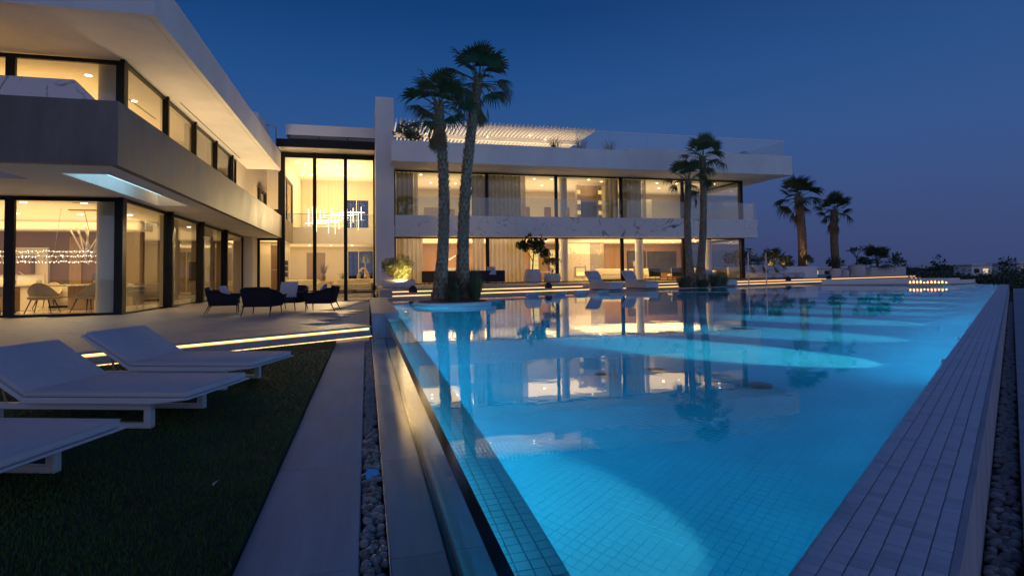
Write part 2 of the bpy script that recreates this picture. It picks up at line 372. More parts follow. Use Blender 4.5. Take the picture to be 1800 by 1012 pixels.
# ------------------------------------------------------------------ pebble strips
peb_me = []
for k in range(7):
    bm = bmesh.new(); bmesh.ops.create_icosphere(bm, subdivisions=2, radius=1)
    sx, sy, sz = random.uniform(.8, 1.25), random.uniform(.75, 1.0), random.uniform(.55, .8)
    ph = [random.uniform(0, 6) for _ in range(3)]
    for v in bm.verts:
        f = 1 + .10 * math.sin(2.3 * v.co.x + ph[0]) + .09 * math.sin(2.7 * v.co.y + ph[1]); v.co = Vector((v.co.x * sx, v.co.y * sy, v.co.z * sz)) * f
    m_ = bpy.data.meshes.new('pebble'); bm.to_mesh(m_); bm.free(); m_.polygons.foreach_set('use_smooth', [True] * len(m_.polygons))
    g = random.uniform(.13, .36); mm = mat('pebble_%d' % k, (g, g * .98, g * .97), .45, (5, .25, O1)); m_.materials.append(mm); peb_me.append(m_)
def pebbles(base, fn, length, width, near, rest_step):
    """fn(s, w) -> point; the first stretch stone by stone, the remainder joined"""
    n = 0; s = 0
    while n < near:
        for _ in range(3):
            r = random.uniform(.020, .034); p = fn(s + random.uniform(-.03, .03), random.uniform(.1, .9) * width)
            put('pebble', random.choice(peb_me), base, loc=(p.x, p.y, p.z + random.uniform(-.012, .016)), rot=(random.uniform(-.4, .4), random.uniform(-.4, .4), random.uniform(0, 6.3)))
            base.children[-1].scale = (r, r, r); n += 1
        s += .030
    bm = bmesh.new()
    while s < length:
        for _ in range(3):
            r = random.uniform(.020, .036); p = fn(s, random.uniform(.1, .9) * width)
            bmesh.ops.create_icosphere(bm, subdivisions=1, radius=1, matrix=Matrix.Translation(p) @ Matrix.Rotation(random.uniform(0, 6), 4, 'Z') @ Matrix.Diagonal((r * 1.2, r, r * .75, 1)))
        s += rest_step
    m_ = bpy.data.meshes.new('gravel'); bm.to_mesh(m_); bm.free(); m_.materials.append(M['pebble']); m_.polygons.foreach_set('use_smooth', [True] * len(m_.polygons))
    put('gravel', m_, base, kind='stuff')
ps = B(-.04, .107, -4, 13.6, -1.2, -.045).build('pebble_strip', 'soil', kind='structure')
pebbles(ps, lambda s, w: Vector((-.036 + w * .97, 2.55 + s, -.022)), 11.0, .145, 297, .034)
bl = thing('blue_lamp', 'small blue lamp half buried among the pebbles beside the path', 'lamp', (.035, 4.45, -.03))
MB().lathe([(.062, 0), (.06, .02), (.045, .042), (.015, .052)], 16, sy=1.5).build('lens', 'bluelamp', bl, True, world=False)
MB().lathe([(.07, -.02), (.072, .006), (.064, .012)], 16, sy=1.45).build('rim', 'black', bl, True, world=False)

# ------------------------------------------------------------------ pool
pool = [(.46, 1.03), tuple(W(43.1, 0)[:2]), (36.5, 26.9), (30.4, 24.2), (28.6, 30.6), (29.5, LB(29.5)), (.74, LB(.74)), (.74, 14.1), (.46, 14.1)]
def offset(poly, d):
    out_ = []; n = len(poly)
    for i in range(n):
        p0, p1, p2 = Vector(poly[i - 1]), Vector(poly[i]), Vector(poly[(i + 1) % n])
        a = (p1 - p0).normalized(); b = (p2 - p1).normalized(); na = Vector((a.y, -a.x)); nb_ = Vector((b.y, -b.x))
        m_ = (na + nb_); m_ = m_ / max(.3, m_.length_squared) * 2 * d; out_.append(tuple(p1 + m_))
    return out_
ZF = -.85
wp = offset(pool, .012); wp[0] = (.458, wp[0][1]); wp[-1] = (.458, 14.1 + .012)
MB().prism(wp, ZF - .05, .48).build('pool_water', 'water', kind='structure')
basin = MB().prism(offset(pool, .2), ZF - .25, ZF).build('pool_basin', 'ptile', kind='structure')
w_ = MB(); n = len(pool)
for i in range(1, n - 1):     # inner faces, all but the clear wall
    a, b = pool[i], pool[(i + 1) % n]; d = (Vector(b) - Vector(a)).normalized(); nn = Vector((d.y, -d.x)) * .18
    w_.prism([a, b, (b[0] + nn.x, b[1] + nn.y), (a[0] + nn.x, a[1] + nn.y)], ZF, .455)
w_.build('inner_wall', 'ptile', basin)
# right overflow wall
rw = thing('overflow_wall', 'long pool overflow wall topped with pale square mosaic tiles', 'pool wall', W(0, -.2) + Vector((0, 0, 0)), fixed=True)
mbw = MB(); strip_box(W0, D2, N2, -2.2, 43.6, -.40, 0, -1.2, .472, mbw); mbw.build('core', 'grout', rw)
strip_box(W0, D2, N2, -2.2, 43.6, -.425, -.4005, -1.0, .478).build('outer_cladding', 'travertine', rw)
TP = .0667; tile_me = B(-TP / 2 + .0028, TP / 2 - .0028, -TP / 2 + .0028, TP / 2 - .0028, 0, .005).mesh('tile', 'tile', bevel=.0015)
tile2 = tile_me.copy(); tile2.materials[0] = mat('grey_mosaic', (.48, .50, .55), .4, (3, .14, O1)); tile3 = tile_me.copy(); tile3.materials[0] = mat('cool_mosaic', (.54, .57, .64), .4, (3, .1, O1))
rz2 = math.atan2(D2.y, D2.x)
for i in range(50):
    for j in range(6):
        p = W(-.45 + TP * (i + .5), -TP * (j + .5)); r_ = random.random()
        put('tile', tile_me if r_ < .62 else tile3 if r_ < .88 else tile2, rw, loc=(p.x - rw.location.x, p.y - rw.location.y, .472 + random.uniform(-.0012, .0012)), rot=(random.uniform(-.006, .006), random.uniform(-.006, .006), rz2))
def tile_sheet(origin, du, dv, nu, nv, pitch, z, hh, gap, skip=None):
    i, j = np.meshgrid(np.arange(nu), np.arange(nv), indexing='ij'); i = i.ravel(); j = j.ravel()
    base = np.array(origin)[None, :2] + i[:, None] * pitch * np.array(du)[None, :2] + j[:, None] * pitch * np.array(dv)[None, :2]
    if skip is not None: k = skip(base[:, 0], base[:, 1]); base = base[k]
    nt_ = len(base); g = gap / 2; Vt = np.zeros((nt_, 8, 3)); zt = z + hh + RNG.uniform(-.0008, .0008, nt_)
    for c, (a, b) in enumerate(((g, g), (pitch - g, g), (pitch - g, pitch - g), (g, pitch - g))):
        p = base + a * np.array(du)[None, :2] + b * np.array(dv)[None, :2]
        Vt[:, c, :2] = p; Vt[:, c, 2] = z; Vt[:, c + 4, :2] = p; Vt[:, c + 4, 2] = zt
    F = np.array([(4, 5, 6, 7), (0, 1, 5, 4), (1, 2, 6, 5), (2, 3, 7, 6), (3, 0, 4, 7)])
    fc = (F[None] + 8 * np.arange(nt_)[:, None, None]).reshape(-1, 4)
    mb = MB(); mb.v = Vt.reshape(-1, 3).tolist(); mb.f = fc.tolist(); return mb
o_ = W(-.45 + TP * 50, 0); tile_sheet(o_, D2, -N2, 590, 6, TP, .472, .005, .0056).build('mosaic', 'tile', rw, kind='stuff')
# submerged mosaic: shelf beside the clear wall, and the floor near the camera
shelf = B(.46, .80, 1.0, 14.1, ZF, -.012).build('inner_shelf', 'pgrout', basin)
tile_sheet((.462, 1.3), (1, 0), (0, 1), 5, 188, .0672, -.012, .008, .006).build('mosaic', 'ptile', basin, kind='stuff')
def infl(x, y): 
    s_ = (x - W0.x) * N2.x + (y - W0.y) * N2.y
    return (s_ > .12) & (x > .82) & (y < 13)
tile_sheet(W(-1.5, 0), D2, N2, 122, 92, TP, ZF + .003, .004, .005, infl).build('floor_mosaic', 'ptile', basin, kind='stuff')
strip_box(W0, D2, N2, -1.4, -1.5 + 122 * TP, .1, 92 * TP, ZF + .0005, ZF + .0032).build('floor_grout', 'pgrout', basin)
# tanning shelf by the terrace
MB().prism([(.741, LB(.74) - 3.4), (16.5, LB(16.5) - 2.2), (18.5, LB(18.5) - .01), (.741, LB(.74) - .01)], ZF, .02).build('tanning_shelf', 'ptile', basin)
strip_box(Vector((14.9, 25.4, 0)), Vector((9.6, -7.6, 0)).normalized(), Vector((7.6, 9.6, 0)).normalized(), 0, 12.2, 0, .05, ZF, .488).build('weir_edge', 'tile', basin)
for k, (x, y, r) in enumerate(((4.2, 5.45, .14), (3.55, 6.6, .115), (2.8, 6.58, .075), (7.22, 9.74, .16))):
    d = thing('floor_drain', ['round dark drain cover on the pool floor nearest the tiled right wall', 'round dark drain cover in the middle of the pool floor beside a smaller one', 'smallest round drain cover on the pool floor, beside its bigger neighbour', 'farthest round drain cover on the pool floor, beyond the house reflection'][k], 'drain', (x, y, ZF + .01), 0, 'round drains on the pool floor')
    MB().lathe([(r, 0), (r, .03), (r * .9, .045), (r * .2, .05)], 24).build('cover', 'drain', d, True, world=False)
    MB().lathe([(r * 1.1, 0), (r * 1.1, .015), (r * 1.0, .02)], 24).build('rim', 'steel', d, True, world=False)
# clear acrylic wall with dark capping
ac = thing('acrylic_wall', 'clear acrylic pool wall panel with a dark top edge beside the stone ledge', 'pool wall', (.44, 7, 0), fixed=True)
B(.420, .455, -3, 14.06, -.03, .474).build('panel', 'acrylic', ac)
B(.417, .470, -3, 14.06, .4805, .487).build('edge_cap', 'rubber', ac)
B(.406, .419, -3, 14.06, -.05, .006).build('base_seal', 'rubber', ac)

# ------------------------------------------------------------------ deck and terrace behind the pool
xe = 54
MB().prism([(.76, LB(.76)), (29.5, LB(29.5)), (28.6, 30.6), (30.4, 24.2), (36.5, 26.9), (41, 30.5), (xe, L1(xe)), (.76, L1(.76))], -1.2, .515).build('pool_deck', 'deck', kind='structure')
MB().prism([(.6, L1(.6) + .03), (xe, L1(xe) + .03), (xe, L1(xe) + 2), (.6, L1(.6) + 2)], .5, .665).build('lower_step', 'paver', kind='structure')
terr = MB().prism([(.6, L2(.6) + .03), (xe, L2(xe) + .03), (xe + 12, 75), (.6, 75)], .5, .838).build('terrace', 'paver', kind='structure')
for nm, L, z, lab in (('lower', L1, .69, 'lower warm light strip running the length of the terrace steps beside the pool deck'), ('upper', L2, .86, 'upper warm light strip under the terrace edge nosing facing the pool')):
    par = bpy.data.objects['lower_step'] if nm == 'lower' else terr
    a = [(x, L(x) - .03) for x in (1.12, xe)] + [(x, L(x) + .42) for x in (xe, 1.12)]
    MB().prism(a, z - .04, z).build('nosing', 'deck', par)
    lt = thing('light_strip', lab, 'light strip', (12, L(12), z - .1), fixed=True)
    MB().prism([(x, L(x) + .012) for x in (1.14, xe)] + [(x, L(x) + .028) for x in (xe, 1.14)], z - .165, z - .138).build('diffuser', 'led', lt)

# right side: lower paving beyond the overflow wall
rp = strip_box(W0, D2, N2, -4, 60, -9, -.585, -1.2, .03).build('side_paving', 'deck', kind='structure')
for k in range(26):
    strip_box(W0, D2, N2, -.9 + 1.64 * k + .004, -.9 + 1.64 * (k + 1) - .004, -2.2, -.59, .031, .05).build('paving_slab', 'travertine', rp)
ps2 = strip_box(W0, D2, N2, -4, 44, -.583, -.427, -1.2, -.03).build('pebble_strip', 'soil', kind='structure')
pebbles(ps2, lambda s, w: W(.55 + s, -.43 - w * .98) + Vector((0, 0, -.012)), 30, .15, 240, .05)
# ------------------------------------------------------------------ villa: left wing, glazed hall, right wing
villa = thing('villa', 'white modern two storey villa with lit glass walls and long overhanging flat roofs', 'house', (-7.8, 21.3, .31), fixed=True)
VP = lambda mb, name, m, par=None, **k: mb.build(name, m, par or villa, **k)
dl_me = MB().lathe([(.075, 0), (.075, -.012), (.06, -.014)], 12).mesh('downlight', 'bulb', True)
def downlight(x, y, z, s=1.):
    o = put('downlight', dl_me, villa); o.location = Vector((x, y, z)) - villa.location; o.scale = (s, s, 1)
def window(x0, x1, y0, y1, z0, z1, fr=.10, pane_in=.04, mull=(), top=None, plane='x'):
    """one glazed bay: frame (part) with its pane (sub-part). plane x: runs along X at y0..y1"""
    f = MB(); top = top or fr
    if plane == 'x':
        f.box(x0, x1, y0, y1, z0, z0 + fr * .6); f.box(x0, x1, y0, y1, z1 - top, z1)
        f.box(x0, x0 + fr, y0, y1, z0 + fr * .6, z1 - top); f.box(x1 - fr, x1, y0, y1, z0 + fr * .6, z1 - top)
        p = B(x0 + fr, x1 - fr, (y0 + y1) / 2 - .006, (y0 + y1) / 2 + .006, z0 + fr * .6, z1 - top)
    else:
        f.box(x0, x1, y0, y1, z0, z0 + fr * .6); f.box(x0, x1, y0, y1, z1 - top, z1)
        f.box(x0, x1, y0, y0 + fr, z0 + fr * .6, z1 - top); f.box(x0, x1, y1 - fr, y1, z0 + fr * .6, z1 - top)
        p = B((x0 + x1) / 2 - .006, (x0 + x1) / 2 + .006, y0 + fr, y1 - fr, z0 + fr * .6, z1 - top)
    w = VP(f, 'window', 'black'); p.build('pane', 'glass', w); return w
# ---- left wing, ground storey
VP(B(-22, -7.86, 21.4, 40.2, .28, .318), 'floor', 'floor_in')
for x0, x1 in ((-22, -16.0), (-16.0, -10.9), (-10.9, -7.87)): window(x0, x1, 21.24, 21.36, .31, 4.14, fr=.13)
VP(B(-7.868, -7.738, 21.2, 21.42, .31, 4.149), 'corner_post', 'black')
ys = [21.42, 25.55, 30.05, 34.85, 40.15]
for a, b in zip(ys[:-1], ys[1:]): window(-7.86, -7.74, a, b, .31, 4.14, fr=.10, plane='y')
for y in ys[1:-1]: VP(B(-7.735, -7.53, y - .08, y + .1, .31, 4.149), 'post', 'black')
VP(B(-22, -7.9, 21.5, 46, 4.152, 4.22), 'ceiling', 'ceiling')
VP(B(-22, -10.6, 31.5, 31.7, .318, 4.151), 'wall', 'brown')
VP(B(-16.1, -14.5, 31.3, 31.499, .318, 3.0), 'kitchen_wall', 'cream')
VP(B(-22.2, -22.0, 21, 46, .2, 4.2), 'wall', 'brown')
VP(B(-22, -7.9, 45.8, 46, .318, 4.15), 'wall', 'taupe')
VP(B(-13.7, -13.2, 31.44, 31.499, .318, 3.5), 'wall_panel', 'wood')
for i in range(5): VP(B(-12.9 + i * .46, -12.9 + i * .46 + .452, 31.43, 31.498, .32, 3.75), 'wall_panel', 'taupe' if i == 1 else 'brown')
VP(B(-21.9, -10.2, 29.6, 31.49, 3.75, 4.151), 'bulkhead', 'ceiling')
VP(MB().lathe([(.42, .31), (.42, 4.15)], 32, (-8.42, 22.15, 0)), 'column', 'white', smooth=True)
for x, y in ((-9.6, 23), (-11.4, 23), (-13.5, 23), (-9.6, 27), (-11.4, 27), (-13.6, 27), (-9, 33), (-9, 37), (-16, 23)): downlight(x, y, 4.15, 1.3)
VP(MB().box(-9.9, -8.9, 22.85, 22.9, 4.14, 4.152), 'ceiling_slot', 'black')
# ---- balcony slab and parapet of the left wing, with its two openings
h1 = (-7.42, -6.40, 16.6, 23.4)
sl = MB()
sl.box(-25, h1[0], 15.35, 16.6, 4.151, 4.6); sl.box(-25, h1[0], 17.65, 21.2, 4.151, 4.6); sl.box(-8.65, h1[0], 16.6, 17.65, 4.151, 4.6); sl.box(-25, -12.5, 16.6, 17.65, 4.151, 4.6); sl.box(h1[0], h1[1], 15.35, h1[2], 4.151, 4.6); sl.box(h1[1], -5.85, 15.35, 48, 4.151, 4.6)
sl.box(h1[0], h1[1], h1[3], 48, 4.151, 4.6)
sl.box(-7.75, h1[0] - .001, 21.2, 48, 4.151, 4.6)
VP(sl, 'balcony_slab', 'white')
VP(B(-25, -5.65, 15.15, 15.345, 4.15, 5.665), 'parapet', 'micro')
VP(B(-5.845, -5.65, 15.346, 48, 4.15, 5.665), 'parapet', 'micro')
rc = MB(); rc.box(h1[0] - .02, h1[0] - .002, h1[2], h1[3], 4.601, 5.0); rc.box(h1[1] + .002, h1[1] + .02, h1[2], h1[3], 4.601, 5.0)
rc.box(h1[0], h1[1], h1[2] - .02, h1[2] - .002, 4.601, 5.0); rc.box(h1[0], h1[1], h1[3] + .002, h1[3] + .02, 4.601, 5.0)
rc.box(h1[0] - .02, h1[1] + .02, h1[2] - .02, h1[3] + .02, 5.001, 5.03)
VP(rc, 'skylight_recess', 'white')
sk = VP(MB().box(h1[1] - .15, h1[1] - .02, h1[2] + .3, 20.9, 4.20, 4.24), 'skylight_lamp', 'led_cool')
area('skylight_strip', (h1[1] - .3, 18.9, 4.95), .3, 4.2, 16, (.42, .78, 1))
# ---- left wing, upper storey
for x0, x1 in ((-25, -16.4), (-16.4, -10.95), (-10.95, -7.87)): window(x0, x1, 21.24, 21.36, 4.61, 8.70, fr=.13)
VP(B(-7.868, -7.738, 21.2, 21.42, 4.61, 8.745), 'corner_post', 'black')
yu = [21.42, 25.3, 29.15, 33.0, 36.75, 38.0]
for a, b in zip(yu[:-1], yu[1:]): window(-7.86, -7.74, a, b, 4.61, 8.70, fr=.10, plane='y')
for y in yu[1:-1]: VP(B(-7.735, -7.65, y - .06, y + .08, 4.61, 8.745), 'post', 'black')
VP(B(-25, -8.2, 21.4, 46, 8.752, 8.8), 'ceiling', 'ceiling')
VP(B(-25, -7.9, 21.4, 46, 4.62, 4.66), 'floor', 'floor_in')
VP(B(-25, -8, 33.5, 33.7, 4.66, 8.75), 'wall', 'cream')
VP(B(-25.2, -25, 21.3, 46, 4.66, 8.75), 'wall', 'cream')
VP(MB().lathe([(.42, 4.66), (.42, 8.75)], 32, (-8.42, 22.15, 0)), 'column', 'white', smooth=True)
for x, y in ((-9.6, 23.2), (-9.2, 26.2), (-11.9, 23.2), (-9.2, 30), (-15, 23.5), (-12, 27)): downlight(x, y, 8.751, 1.4)
VP(MB().box(-9.35, -9.28, 24.3, 29, 8.74, 8.753), 'ceiling_slot', 'black')
VP(MB().prism([(-25, 5.67), (-25, 6.95), (-7.75, 6.95), (-6.55, 5.67)], 17.9, 18.1, axis='y'), 'marble_upstand', 'marble')
VP(MB().tube([(-25, 20.6, 7.35), (-11.0, 20.6, 7.35), (-9.2, 20.6, 6.7)], .02, 6), 'handrail', 'black')
# ---- left wing roof
VP(B(-26, -5.85, 17.65, 41.2, 8.80, 9.9), 'roof', 'white')
so = VP(B(-26, -5.86, 17.66, 41.19, 8.751, 8.799), 'roof_soffit', 'white')
VP(B(-26, -5.65, 17.45, 17.645, 8.75, 9.97), 'roof_fascia', 'white')
VP(B(-5.845, -5.65, 17.646, 41.4, 8.75, 9.97), 'roof_fascia', 'white')
VP(MB().box(-7.48, -7.44, 26.0, 37.6, 8.742, 8.7505), 'soffit_groove', 'black')
VP(MB().box(-14, -6.6, 38.5, 43, 9.97, 11.9), 'roof_hut', 'white')
VP(MB().tube([(-5.9, 41, 9.98), (-5.9, 41, 11.6), (-6.5, 41, 11.75)], .04, 6), 'vent_pipe', 'steel')
# ---- wall between left wing and hall
VP(B(-8.0, -7.74, 38.0, 49.2, 4.61, 8.75), 'wall', 'cream'); VP(B(-8.0, -7.74, 41.21, 49.2, 8.751, 10.9), 'wall', 'cream')
VP(B(-7.739, -5.841, 49, 49.2, 4.61, 10.9), 'wall', 'cream')
w = VP(MB().box(-7.738, -7.60, 44.9, 45.4, 5.6, 7.9).box(-7.738, -7.60, 47.8, 48.1, 5.6, 7.9).box(-7.738, -7.60, 44.9, 48.1, 7.901, 8.05), 'window', 'black'); B(-7.735, -7.70, 45.4, 47.8, 5.6, 7.9).build('pane', 'mirror', w)
w = VP(MB().box(-7.2, -6.4, 48.95, 48.995, 5.4, 6.9), 'window', 'black'); B(-7.1, -6.5, 48.93, 48.948, 5.45, 6.8).build('pane', 'mirror', w)
VP(B(-7.95, -7.22, 40.25, 42.0, .28, 4.15), 'pier_wall', 'cream')
# ---- glazed hall
YA = 42.0
mulx = [-5.55, -3.50, -1.42, .58]
for a, b in zip(mulx[:-1], mulx[1:]): window(a, b, YA - .05, YA + .05, .31, 10.12, fr=.10, top=.34)
VP(B(-5.78, -5.46, YA - .12, YA - .055, .31, 10.12), 'mullion', 'black')
for x in mulx[1:-1]: VP(B(x - .12, x + .12, YA - .14, YA - .055, .31, 10.12), 'mullion', 'black')
VP(B(.50, .72, YA - .12, YA - .055, .31, 10.12), 'mullion', 'black')
VP(B(-5.9, -5.79, YA - .05, 48, 5.67, 8.75), 'side_post', 'black')
window(-7.22, -5.80, YA - .05, YA + .05, .31, 4.145, fr=.16)
VP(B(-5.6, .60, 40.4, 43, 10.16, 10.30), 'canopy', 'ceiling')
VP(B(-5.8, .60, 40.3, 40.399, 10.16, 10.70), 'canopy_beam', 'black')
VP(B(-5.8, .60, 40.5, 43, 10.301, 10.72), 'canopy_roof', 'white')
for i in range(3):
    x = -5.0 + i * 1.87; w = VP(MB().box(x, x + 1.86, 40.32, 40.36, 10.701, 10.74).box(x, x + .05, 40.32, 40.36, 10.741, 10.95).box(x, x + 1.86, 40.32, 40.36, 10.95, 10.98), 'clerestory', 'black')
    B(x + .051, x + 1.86, 40.335, 40.345, 10.741, 10.949).build('pane', 'glass', w)
VP(B(-5.2, .60, 41.2, 41.5, 10.9, 11.72), 'roof_parapet', 'white')
VP(B(-5.2, .60, 40.31, 41.2, 10.985, 11.70), 'roof_parapet', 'white')
VP(B(.60, 1.74, 37.0, 56, .30, 12.9), 'tower', 'white')
VP(B(-8, .6, 42.06, 54.2, .26, .322), 'floor', 'floor_in')
VP(B(-5.8, .6, 42.06, 54.2, 10.1, 10.16), 'ceiling', 'ceiling')
VP(B(-8, .6, 48, 54.2, 4.1, 5.4), 'gallery', 'ceiling')
VP(B(-8, -5.8, 41.99, 48, 4.16, 4.6), 'gallery_floor', 'ceiling')
VP(B(-5.84, -5.62, 48.0, 54.2, 5.4, 10.1), 'wall', 'cream')
VP(B(-5.84, -5.62, 42.06, 48.0, 8.75, 10.1), 'wall', 'cream')
for a, b in ((42.06, 45.0), (45.0, 48.0)):
    w = VP(MB().box(-5.78, -5.68, a, a + .12, 5.67, 8.74).box(-5.78, -5.68, b - .12, b, 5.67, 8.74).box(-5.78, -5.68, a, b, 8.6, 8.74), 'window', 'black'); B(-5.735, -5.72, a + .12, b - .12, 5.67, 8.6).build('pane', 'glass', w)
# back wall of the hall with tall openings
bw = MB()
bw.box(-8, -5.2, 54, 54.2, .32, 4.1).box(-5.2, -3.6, 54, 54.2, 3.6, 4.1).box(-3.6, -1.6, 54, 54.2, .32, 4.1).box(-1.6, .6, 54, 54.2, 3.7, 4.1)
bw.box(-5.6, -2.0, 54, 54.2, 5.4, 10.1).box(-2.0, .6, 54, 54.2, 8.4, 10.1).box(.2, .6, 54, 54.2, 5.4, 8.4)
VP(bw, 'wall', 'cream')
window(-1.6, .58, 54.02, 54.12, .32, 3.7, fr=.07); window(-2.0, .2, 54.02, 54.12, 5.4, 8.4, fr=.07)
VP(B(-.72, -.66, 54.0, 54.14, .32, 3.7), 'mullion', 'white'); VP(B(-.9, -.84, 54.0, 54.14, 5.4, 8.4), 'mullion', 'white')
VP(B(-5.2, -3.6, 54.05, 54.12, .32, 3.6), 'door', 'taupe')
VP(B(-8, -7.9, 42.1, 54, .32, 4.1), 'wall', 'cream')
VP(B(-6.2, -5.75, 46.8, 47.2, .32, 4.09), 'wall', 'cream')
d = VP(B(-7.1, -6.22, 47.0, 47.08, .34, 3.9), 'door', 'brown'); MB().box(-7.1, -6.22, 46.98, 46.995, 2.0, 2.05).build('rail', 'steel', d)
VP(B(-7.9, -7.12, 46.9, 47.1, .32, 4.09), 'wall', 'cream')
w = VP(MB().box(-5.6, .6, 47.97, 47.995, 6.45, 6.5), 'balustrade', 'steel'); B(-5.6, .6, 47.975, 47.99, 5.4, 6.449).build('glass_panel', 'rail_glass', w)
for x in (-5, -4.2, -2.6, -2.2, -1.0, -.4):
    for y in (45.5, 50.5): downlight(x + random.uniform(-.4, .4), y + random.uniform(-1, 1), 10.099, 1.3)
for x in (-4.6, -2.9, -1.2): downlight(x, 50.5, 4.099, 1.2)
# ---- right wing, ground storey
XR = 28.1; YG = 38.2
mx_ = [1.80, 8.03, 13.03, 18.03, 23.05, XR]
for a, b in zip(mx_[:-1], mx_[1:]): window(a, b, YG - .05, YG + .05, .86, 4.0, fr=.09)
for x in mx_[1:-1]: VP(B(x - .12, x + .12, YG - .16, YG - .055, .86, 3.99), 'mullion', 'black')
VP(B(XR - .1, XR + .18, YG - .16, YG + .12, .86, 3.995), 'corner_post', 'black')
window(XR - .04, XR + .06, YG + .12, 46.9, .86, 4.0, plane='y')
VP(B(1.75, XR, YG + .06, 47, .80, .868), 'floor', 'floor_in')
VP(B(1.75, XR - .1, YG + .06, 47, 4.02, 4.10), 'ceiling', 'ceiling')
VP(B(1.75, XR + .7, 46.8, 47.0, .868, 4.02), 'wall', 'tan')
VP(B(1.746, 1.9, YG + .06, 46.8, .868, 4.02), 'wall', 'cream')
VP(B(1.8, XR + .75, 37.2, 37.4, 4.0, 5.36), 'marble_band', 'marble')
VP(B(XR + .551, XR + .75, 37.401, 47, 4.0, 5.36), 'marble_band', 'marble')
VP(B(1.75, XR + .55, 37.401, 47, 4.101, 4.7), 'balcony_slab', 'white')
VP(B(1.75, XR + .55, 37.401, 38.14, 4.02, 4.1), 'balcony_soffit', 'white')
for x in (14.05, 20.1, 26.0): VP(MB().lathe([(.30, .87), (.30, 4.02)], 28, (x, 39.5, 0)), 'column', 'white', smooth=True)
VP(B(18.35, 19.6, 45.0, 46.79, .868, 4.0), 'grey_pillar', 'grey_stone')
VP(B(16.2, 18.3, 44.9, 46.79, .868, 4.0), 'chimney_breast', 'marble_warm')
fp = VP(MB().box(16.9, 17.9, 44.82, 44.895, 1.15, 1.25).box(16.9, 17.0, 44.82, 44.895, 1.25, 1.9).box(17.8, 17.9, 44.82, 44.895, 1.25, 1.9).box(16.9, 17.9, 44.82, 44.895, 1.9, 2.0), 'fireplace', 'grey_stone')
B(17.0, 17.8, 44.875, 44.89, 1.25, 1.9).build('firebox', 'shelf_glow', fp)
fl = MB()
for i in range(6): fl.lathe([(.05, 0), (.07, .1), (.03, .25), (.004, .34)], 8, (17.12 + i * .11, 44.85, 1.26), 1, .3)
fl.build('flame', 'flame', fp)
for i in range(3): VP(B(20.2 + 2.6 * i, 20.2 + 2.6 * i + 2.56, 46.72, 46.799, .87, 3.7), 'wall_panel', 'tan')
for i in range(4): VP(B(6.5 + i * 1.2, 6.5 + i * 1.2 + 1.18, 46.72, 46.799, .87, 3.6), 'wall_panel', 'tan')
VP(B(1.91, 4.2, 44.5, 46.79, .868, 4.0), 'stair_wall', 'cream')
for x in (2.6, 3.3, 4.6, 5.9, 7.2, 9.1, 10.4, 11.9, 13.4, 14.9, 16.6, 18.6, 20.2, 21.7, 23.4, 24.9, 26.6):
    for y in (39.5, 43.2): downlight(x + (y - 39) * .1 + random.uniform(-.35, .35), y + random.uniform(-.4, .4), 4.019, 1.0) if random.random() < .75 else None
# ---- right wing, upper storey
for a, b in zip(mx_[:-1], mx_[1:]): window(a, b, YG - .05, YG + .05, 4.72, 8.42, fr=.08)
for x in mx_[1:-1]: VP(B(x - .11, x + .11, YG - .14, YG - .055, 4.72, 8.42), 'mullion', 'black')
VP(B(XR - .1, XR + .16, YG - .14, YG + .12, 4.72, 8.43), 'corner_post', 'black')
window(XR - .04, XR + .06, YG + .12, 46.9, 4.72, 8.42, plane='y')
VP(B(1.75, XR - .1, YG + .06, 47, 8.44, 8.47), 'ceiling', 'ceiling')
VP(B(1.75, XR - .1, YG + .06, 47, 4.701, 4.74), 'floor', 'floor_in')
VP(B(1.75, XR, 46.8, 47.0, 4.74, 8.44), 'wall', 'cream')
VP(B(1.746, 1.9, YG + .06, 46.8, 4.74, 8.44), 'wall', 'cream')
VP(B(8.0, 8.2, 39.4, 46.8, 4.74, 8.44), 'wall', 'cream'); VP(B(18.2, 18.4, 39.4, 46.8, 4.74, 8.44), 'wall', 'cream')
VP(MB().lathe([(.30, 4.74), (.30, 8.44)], 28, (14.05, 39.5, 0)), 'column', 'white', smooth=True)
VP(MB().lathe([(.26, 4.74), (.26, 8.44)], 28, (26.2, 40.2, 0)), 'column', 'white', smooth=True)
for x0, x1, z1 in ((4.6, 5.9, 7.0), (6.2, 7.1, 6.9)): VP(B(x0, x1, 46.74, 46.799, 4.75, z1), 'door', 'taupe')
for x0, x1 in ((12.8, 13.6), (14.9, 15.5), (16.5, 17.2)): VP(B(x0, x1, 46.74, 46.799, 4.75, 7.2), 'door', 'brown')
for i in range(5): VP(B(19.3 + i * 1.05, 19.3 + i * 1.05 + 1.02, 45.6, 46.79, 4.75, 7.9), 'wardrobe_panel', 'cream')
for x in (3.4, 4.7, 6.3, 7.3, 10.9, 12.2, 13.3, 14.9, 16.3, 17.2, 20.6, 21.9, 23.6, 25.1, 26.9):
    for y in (39.8, 42.6): downlight(x + (y - 39) * .1 + random.uniform(-.35, .35), y + random.uniform(-.5, .5), 8.439, 1.1) if random.random() < .7 else None
# balcony glass, panel by panel
for i, (a, b) in enumerate(zip([1.85 + 4.5 * k for k in range(6)], [1.85 + 4.5 * (k + 1) for k in range(6)])):
    b = min(b, XR + .72); VP(B(a + .01, b - .01, 37.3, 37.32, 5.361, 6.62), 'glass_panel', 'rail_glass')
VP(B(XR + .70, XR + .72, 37.33, 46, 5.361, 6.62), 'glass_panel', 'rail_glass')
